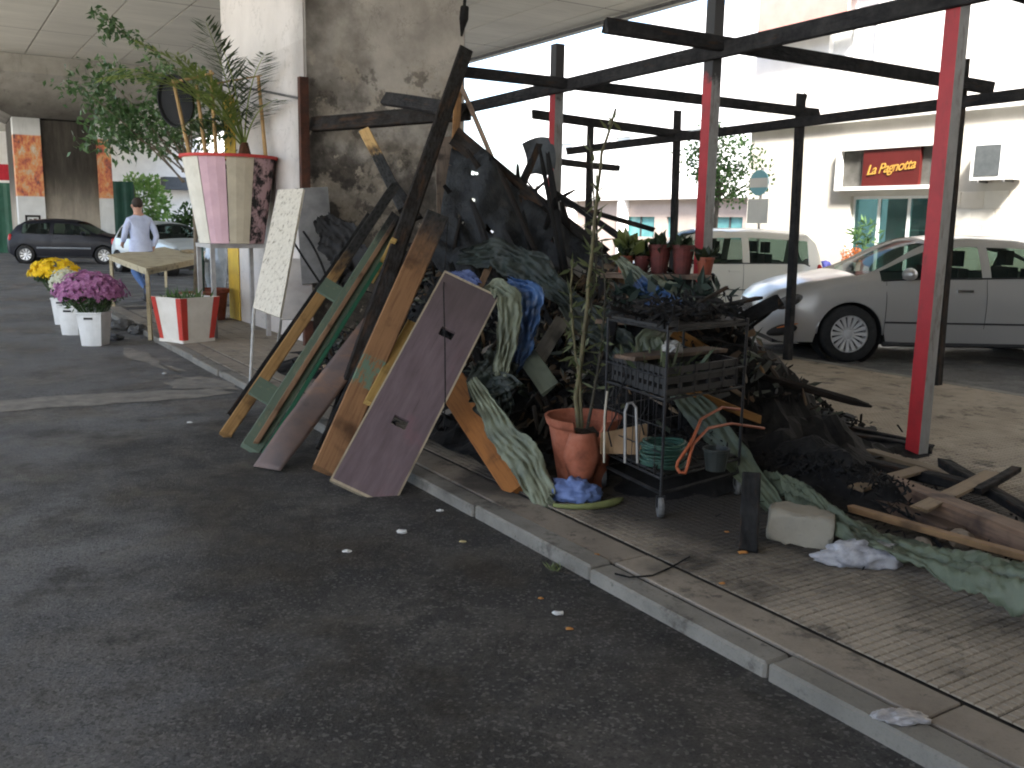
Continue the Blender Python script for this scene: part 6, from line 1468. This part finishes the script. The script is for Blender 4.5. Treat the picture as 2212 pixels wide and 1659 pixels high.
    # arches
    for a in ax_:
        for s in (-1, 1):
            pts = []
            for k in range(17):
                th = math.pi * (k / 16) * 1.0; x, z = a + math.cos(th) * (arch - .004), wr + math.sin(th) * (arch - .004); pts.append((x, s * (yat(x, z) - .012), z))
            MB().tube(pts, .012, 5).build('arch_lip', S['paint'], body, smooth=True, local=True)
            hs = MB().lathe([(arch - .012, -.34), (arch - .012, 0)], (a, s * (Wd * .95 - .0), wr), 30, (0, s, 0)); hs.build('wheel_housing', M_CDARK, body, local=True)
            yc = s * (Wd * .965 - .10); ty = MB().lathe([(wr * .66, -.10), (wr * .9, -.105), (wr, -.08), (wr, .08), (wr * .9, .105), (wr * .66, .10)], (a, yc, wr), 36, (0, s, 0)).build('wheel', M_TYRE, e, smooth=True, local=True)
            rm_ = MB(); rr = wr * .66; rm_.lathe([(rr, -.09), (rr, .085), (rr * .93, .09), (rr * .90, .04), (rr * .88, -.02)], (a, yc, wr), 36, (0, s, 0)); ns2 = S.get('spokes', 16)
            rm_.lathe([(rr * .30, .045), (rr * .26, .06), (rr * .1, .066), (.001, .066)], (a, yc, wr), 20, (0, s, 0))
            for k in range(ns2):
                th = 2 * math.pi * k / ns2; d = Vector((math.cos(th), 0, math.sin(th))); c = Vector((a, yc, wr)); t_ = d.cross(Vector((0, 1, 0)))
                i0, i1 = c + d * rr * .22 + Vector((0, s * .05, 0)), c + d * rr * .93 + Vector((0, s * .075, 0)); w0, w1 = rr * .05, rr * (.92 * math.pi / ns2 * .62)
                rm_.quadlist([i0 - t_ * w0, i0 + t_ * w0, i1 + t_ * w1, i1 - t_ * w1] + [q - Vector((0, s * .03, 0)) for q in (i0 - t_ * w0, i0 + t_ * w0, i1 + t_ * w1, i1 - t_ * w1)], [(0, 1, 2, 3), (7, 6, 5, 4), (0, 4, 5, 1), (1, 5, 6, 2), (2, 6, 7, 3), (3, 7, 4, 0)])
            rm_.lathe([(rr * .9, 0), (.001, 0)], (a, yc - s * .03, wr), 20, (0, s, 0), mi=1); rm_.build('rim', [M_RIM, M_CDARK], ty, local=True)
    return e
def loc_from(x, y, ax, S, heading, side):
    """car origin so that the near wheel of axle ax touches the ground at pixel (x, y)"""
    g_ = G(x, y, 0); hd = heading.normalized(); lf = ZA.cross(hd); return g_ - hd * ax - lf * (side * (S['W'] / 2 - .10))
SED = dict(L=4.75, W=1.82, rear=2.42, front=2.33, wr=.325, axles=[-1.35, 1.36], roofz=1.47,
    top=[(-2.42, .86), (-2.38, .98), (-1.95, 1.06), (-1.72, 1.10), (-1.05, 1.37), (-.55, 1.455), (.0, 1.47), (.45, 1.425), (1.32, 1.02), (1.75, .95), (2.1, .84), (2.26, .72), (2.33, .58)],
    belt=[(-2.42, .80), (-1.9, .98), (-1.0, 1.00), (.5, .965), (1.3, .92), (1.9, .80), (2.2, .70), (2.33, .54)],
    sill=[(-2.42, .38), (-2.1, .24), (-1.8, .22), (1.8, .22), (2.1, .21), (2.33, .30)], sillz=.22, plan=[(-2.42, .66), (-2.3, .84), (-1.8, .97), (-1, 1.0), (1, 1.0), (1.7, .97), (2.05, .88), (2.22, .76), (2.33, .60)],
    wind_base=1.30, roof_front=.42, roof_rear=-1.0, rear_base=-1.72, pillars=[], windows=[('win_q', -1.42, -1.12), ('win_r', -1.05, -.20), ('win_f', -.10, 1.02)], seats=[-.95, .0],
    seams=[-1.16, -.15, .98], stripz=.47, strip=(-1.0, .98), handles=[-.92, .10], handlez=.84, mirror=.78, lamps=[(1.98, 1, .24, .085, .685, M_HEADL, 'headlight'), (2.02, 1, .26, .07, .37, M_CDARK, 'fog_lamp'), (2.0, 1, .19, .012, .415, M_AMB, 'indicator'), (-2.3, 1, .12, .09, .82, M_RLENS, 'tail_light')], lampslope=-.25, paint=paint('silver_paint', (.46, .45, .435), .5, .34, .35), handlem=M_CHR, spokes=16)
hd = Vector((-1, .01, 0)).normalized()
# Moving heading left in the picture: right-hand side of the car is far, left side (+y local) faces the camera
make_car('parked_car', loc_from(1826, 781, 1.36, SED, hd, 1), hd, SED, 'silver saloon car parked beyond the paving at right')
HAT = dict(L=3.75, W=1.6, rear=1.72, front=1.95, wr=.285, axles=[-1.12, 1.28], roofz=1.42,
    top=[(-1.72, .82), (-1.66, .98), (-1.40, 1.26), (-1.15, 1.37), (-.5, 1.42), (.15, 1.40), (.45, 1.35), (1.12, .98), (1.5, .90), (1.8, .80), (1.95, .58)],
    belt=[(-1.72, .76), (-1.3, .94), (-.5, .93), (.6, .91), (1.12, .88), (1.6, .79), (1.85, .70), (1.95, .54)], sill=[(-1.72, .36), (-1.5, .24), (1.6, .22), (1.95, .30)], sillz=.22,
    plan=[(-1.72, .74), (-1.6, .88), (-1.1, .98), (0, 1), (1.0, 1), (1.5, .95), (1.8, .82), (1.95, .64)], wind_base=1.10, roof_front=.42, roof_rear=-1.15, rear_base=-1.66, pillars=[], windows=[('win_r', -1.22, -.36), ('win_f', -.26, .88)], seats=[-.75, .1],
    seams=[-.30, .88], stripz=.50, strip=(-.75, .9), stripr=.03, stripm=rm('grey_side_strip', (.22, .24, .26), (.18, .2, .22), 5, .6), handles=[-.15], handlez=.80, mirror=.72, lamps=[(1.78, 1, .12, .08, .66, M_LAMP, 'headlight'), (-1.60, 1, .06, .13, .80, M_RLENS, 'tail_light')], paint=paint('dark_blue_paint', (.004, .005, .010), 0, .45, .04), spokes=9)
DK = dict(HAT); hd2 = Vector((1, .10, 0)).normalized()
make_car('parked_car', loc_from(58, 569, -1.12, DK, hd2, -1), hd2, DK, 'small dark blue hatchback parked in front of the distant pier')
WH = dict(HAT); WH.update(paint=paint('cream_paint', (.66, .645, .58), 0, .4), roofz=1.50, top=[(-1.72, .82), (-1.69, 1.0), (-1.55, 1.36), (-1.40, 1.46), (-.5, 1.50), (.35, 1.49), (.6, 1.44), (1.05, 1.0), (1.5, .93), (1.8, .84), (1.95, .60)], windows=[('win_r', -1.42, -.40), ('win_f', -.28, .85)], roof_rear=-1.42, rear_base=-1.68, stripm=M_CDARK, stripr=.008, W=1.56)
hd3 = Vector((-1, -.03, 0)).normalized()
wl = D(1600, 600, 15.2); wl.z = 0
make_car('parked_car', wl + Vector((-.28, .75, 0)), hd3, WH, 'cream hatchback parked behind the nose of the silver car')
PL = dict(HAT); PL.update(paint=paint('pale_blue_paint', (.42, .48, .52), .2, .35)); hd4 = Vector((.75, -.66, 0)).normalized()
pl = D(352, 520, 25.5); pl.z = 0
make_car('parked_car', pl, hd4, PL, 'pale blue-grey car standing behind the walking person')
# ================================================================== PERSON walking away
def person():
    pq = G(310, 652, 0); H = 1.84; s = H / 1.8
    fwd = Vector((-.72, .69, 0)).normalized(); lft = ZA.cross(fwd)
    e_loc = pq.copy(); e = empty('person', e_loc, 'person in light blue shirt and jeans walking away past the flower table', 'person')
    q = lambda f, l, z: e_loc + fwd * (f * s) + lft * (l * s) + ZA * (z * s)
    J = {}; verts = []; rad = []; edges = []
    def v(n, p, r, to=None): J[n] = len(verts); verts.append(p); rad.append(r); (edges.append((J[to], J[n])) if to else None)
    v('pelvis', q(0, 0, .96), (.165, .125)); v('waist', q(.01, 0, 1.10), (.165, .12), 'pelvis'); v('chest', q(.03, 0, 1.30), (.195, .135), 'waist'); v('uchest', q(.02, 0, 1.43), (.17, .11), 'chest')
    v('neck', q(.03, 0, 1.52), (.062, .062), 'uchest'); v('head0', q(.05, .005, 1.60), (.075, .085), 'neck'); v('head1', q(.055, .01, 1.68), (.085, .10), 'head0'); v('head2', q(.05, .01, 1.755), (.072, .085), 'head1')
    for sd, nm in ((1, 'l'), (-1, 'r')):
        v('sh' + nm, q(.01, sd * .175, 1.415), (.072, .07), 'uchest')
        el = q(.06 if sd > 0 else -.09, sd * .255, 1.14); wr_ = q(.27 if sd > 0 else .0, sd * .20, 1.02 if sd > 0 else .90)
        v('ua' + nm, (verts[J['sh' + nm]] + el) / 2 + lft * sd * .015, (.062, .06), 'sh' + nm); v('el' + nm, el, (.055, .052), 'ua' + nm); v('fa' + nm, (el + wr_) / 2, (.05, .048), 'el' + nm); v('wr' + nm, wr_, (.036, .03), 'fa' + nm)
        d = (wr_ - el).normalized(); v('pm' + nm, wr_ + d * .07, (.042, .022), 'wr' + nm)
        for k, (o_, L) in enumerate(((-.03, .07), (-.01, .085), (.012, .08), (.032, .062))):
            b_ = wr_ + d * .10 + fwd * o_ - lft * sd * .005; v('f%d%s' % (k, nm), b_, (.010, .010), 'pm' + nm); v('g%d%s' % (k, nm), b_ + d * L - lft * sd * .025, (.008, .008), 'f%d%s' % (k, nm))
        v('th' + nm, wr_ + d * .045 + fwd * .05 - lft * sd * .01, (.011, .011), 'pm' + nm); v('tt' + nm, wr_ + d * .085 + fwd * .07 - lft * sd * .02, (.009, .009), 'th' + nm)
    legs = {'r': (q(-.02, -.095, .90), q(.05, -.10, .51), q(.02, -.10, .10), q(.15, -.10, .035)), 'l': (q(-.01, .095, .90), q(.06, .10, .52), q(-.36, .11, .27), q(-.40, .11, .14))}
    for nm, (hp_, kn, an, toe) in legs.items():
        v('hp' + nm, hp_, (.108, .105), 'pelvis'); v('tg' + nm, (hp_ + kn) / 2, (.092, .09), 'hp' + nm); v('kn' + nm, kn, (.068, .07), 'tg' + nm); v('cf' + nm, kn.lerp(an, .38), (.066, .068), 'kn' + nm); v('an' + nm, an, (.05, .052), 'cf' + nm); v('to' + nm, toe, (.045, .035), 'an' + nm)
    me = bpy.data.meshes.new('body'); me.from_pydata([tuple(p - e_loc) for p in verts], edges, []); o = bpy.data.objects.new('body', me); COL.objects.link(o)
    sk = o.modifiers.new('skin', 'SKIN'); sk.use_smooth_shade = True; o.modifiers.new('sub', 'SUBSURF').levels = 2
    for k, r in enumerate(rad): me.skin_vertices[0].data[k].radius = (r[0] * s, r[1] * s)
    me.skin_vertices[0].data[0].use_root = True
    dg = bpy.context.evaluated_depsgraph_get(); me2 = bpy.data.meshes.new_from_object(o.evaluated_get(dg)); bpy.data.objects.remove(o)
    mats = [cloth('light_blue_shirt', (.50, .56, .74), (.38, .43, .60), .8, 5), cloth('blue_jeans', (.075, .14, .30), (.04, .08, .18), .85, 6), rm('skin', (.45, .26, .19), (.38, .21, .15), 6, .55, 0, .05)]
    for m_ in mats: me2.materials.append(m_)
    segs = [(verts[a] - e_loc, verts[b] - e_loc, [n for n, k in J.items() if k == b][0]) for a, b in edges]
    for p in me2.polygons:
        c = p.center
        def sdist(sg_):
            ab = sg_[1] - sg_[0]; t_ = max(0, min(1, (c - sg_[0]).dot(ab) / max(1e-6, ab.length_squared))); return (c - sg_[0] - ab * t_).length
        best = min(segs, key=sdist)
        n = best[2]; mi = 0
        if n[:2] in ('he', 'pm', 'f0', 'f1', 'f2', 'f3', 'g0', 'g1', 'g2', 'g3', 'th', 'tt') or n == 'neck' and c.z > 1.50 * s: mi = 2
        if n[:2] == 'wr' and c.z < .97 * s and n[2] == 'r' or n[:2] == 'wr' and c.z < 1.04 * s and n[2] == 'l': mi = 2
        if n[:2] in ('hp', 'tg', 'kn', 'cf', 'an', 'to'): mi = 1
        if n == 'waist' and c.z < .93 * s: mi = 1
        p.material_index = mi; p.use_smooth = True
    bo = bpy.data.objects.new('body', me2); COL.objects.link(bo); bo.parent = e
    # shirt tail, hair, shoes, ears, nose
    st_ = MB(); n = 26
    for i in range(5):
        f = i / 4; z = (.88 + .20 * f) * s
        for k in range(n):
            a = 2 * math.pi * k / n; st_.v.append(e_loc + fwd * (math.cos(a) * (.148 - .012 * f + .008 * math.sin(3 * a)) * s) + lft * (math.sin(a) * (.205 - .015 * f + .008 * math.sin(4 * a + 1)) * s) + ZA * (z + (.012 * math.sin(2 * a) if i == 0 else 0)))
    for i in range(4):
        for k in range(n): st_.f.append((i * n + k, i * n + (k + 1) % n, (i + 1) * n + (k + 1) % n, (i + 1) * n + k)); st_.mi.append(0)
    st_.build('shirt_tail', mats[0], e, smooth=True)
    hc = q(.035, .01, 1.715); hm = MB().blob(hc, (.092 * s, .092 * s, .098 * s), 3, .06, 4)
    hm.v = [k_ + fwd * (-.012) for k_ in hm.v]
    keep = [f for f in hm.f if sum((hm.v[i] - hc).dot(fwd) for i in f) / 3 < .035 * s + max(0, sum((hm.v[i] - hc).z for i in f) / 3) * .7 and sum((hm.v[i] - hc).z for i in f) / 3 > -.075 * s]
    hm.f = keep; hm.mi = [0] * len(keep); hm.build('hair', rm('dark_brown_hair', (.025, .018, .014), (.04, .03, .024), 30, .7, 0, .6, 90), e, smooth=True)
    MB().blob(q(.155, .01, 1.665), (.022, .014, .022), 2, .0).build('nose', mats[2], e, smooth=True)
    for sd in (-1, 1): MB().blob(q(.045, .01 + sd * .088, 1.665), (.020, .012, .032), 2, .05).build('ear', mats[2], e, smooth=True)
    M_SHOE = rm('dark_shoe', (.02, .02, .022), (.03, .03, .032), 9, .5)
    for nm, (hp_, kn, an, toe) in legs.items():
        m = MB(); d = (toe - an); d = d.normalized() if nm == 'l' else fwd
        c0 = an if nm == 'l' else Vector((an.x, an.y, 0)) + ZA * .05
        up_ = (an - kn).normalized() * -1 if nm == 'l' else ZA
        ax1 = fwd if nm == 'r' else (d + fwd * .15).normalized()
        if nm == 'l': c0 = an - ZA * .03
        pts = [c0 - ax1 * .075, c0 - ax1 * .02, c0 + ax1 * .07, c0 + ax1 * .15, c0 + ax1 * .20]; m.tube(pts, [.035, .052, .05, .045, .02], 9); m.build('shoe', M_SHOE, e, smooth=True)
    return e
person()
# ================================================================== STREET TREE, SIGN, SHOP PLANTS
tb_ = P(20.6, 17.6, .0); tz = FV(1548, 440, 17.6); tbu = uv(tz)[0]; tb_ = P(tbu, 17.6, 0)
te_ = empty('street_tree', tb_, 'young street tree with loose green crown across the street', 'tree')
cc = FV(1560, 360, 17.6); tk = MB().tube([tb_, Vector((tb_.x, tb_.y, 1.8)), cc - ZA * .2], [.07, .06, .03], 8); ends = []
for _ in range(26):
    q = cc + Vector((rnd(-.85, .85), rnd(-.8, .8), rnd(-.75, .8))); a = Vector((tb_.x, tb_.y, rnd(1.9, 2.6))); tk.tube(bez(a, a.lerp(q, .5) + ZA * .2, q, 5), [.022, .018, .014, .01, .007, .004], 5); ends.append(q)
tk.build('trunk', rm('grey_bark', (.15, .135, .115), (.09, .08, .07), 10), te_); lm = MB()
for q in ends:
    for _ in range(62): lm.leaf(q + Vector((random.gauss(0, .20), random.gauss(0, .20), random.gauss(0, .16))), rdir() - ZA * .3, rdir() + ZA, rnd(.09, .17), rnd(.03, .05))
lm.build('crown', leafm('street_tree_leaf', (.04, .10, .03), (.10, .19, .06)), te_)
sp = FV(1645, 395, 17.0); su_ = uv(sp)[0]
se = empty('street_sign', P(su_, 17.0, 0), 'round blue and white traffic sign with white plate beside the street tree', 'sign')
MB().tube([P(su_, 17.0, 0), P(su_, 17.0, sp.z + .35)], .035, 8).build('pole', M_LEG, se)
MB().lathe([(.001, 0), (.30, 0), (.30, .02), (.001, .02)], P(su_, 16.93, sp.z), 30, -VA).build('sign_disc', rm('sign_blue', (.22, .50, .58), (.2, .46, .54), 3, .4), se)
MB().box(P(su_, 16.905, sp.z), UA * .29, VA * .003, ZA * .11).build('white_bar', M_WHT, se)
MB().ub(su_ - .32, su_ + .32, 16.92, 16.94, sp.z - .95, sp.z - .38).build('white_plate', M_WHT, se)
# flowers and a blue bag by the shop
q = FV(1838, 585, 19.2); u_ = uv(q)[0]; e = empty('flower_tub', P(u_, 19.2, .12), 'white tub with orange flowers in front of the shop window', 'flower tub')
MB().lathe([(.001, 0), (.16, 0), (.22, .6), (.2, .6), (.001, .5)], P(u_, 19.2, .12), 18).build('tub', M_WHT, e); m = MB()
for _ in range(220): m.leaf(P(u_, 19.2, .85) + rdir() * rnd(.1, .3), rdir(), rdir(), rnd(.06, .12), .025)
m.build('blossoms', leafm('orange_blossom', (.6, .16, .04), (.75, .3, .1)), e); m = MB()
for _ in range(90): m.leaf(P(u_ - .2, 19.3, 1.35) + rdir() * rnd(.1, .4), rdir() + ZA * .5, rdir(), rnd(.15, .35), .03)
m.build('foliage', leafm('shop_plant_leaf', (.05, .12, .04), (.14, .24, .09)), e)
q = FV(1782, 590, 18.9); u_ = uv(q)[0]; m = MB().blob(P(u_, 18.9, .42), (.2, .2, .3), 3, .25, 2.5, 5.0)
T(m.build('blue_bag', cloth('violet_blue_plastic', (.08, .10, .5), (.05, .06, .3), .35)), 'violet-blue plastic bag on the pavement left of the shop window', 'bag')
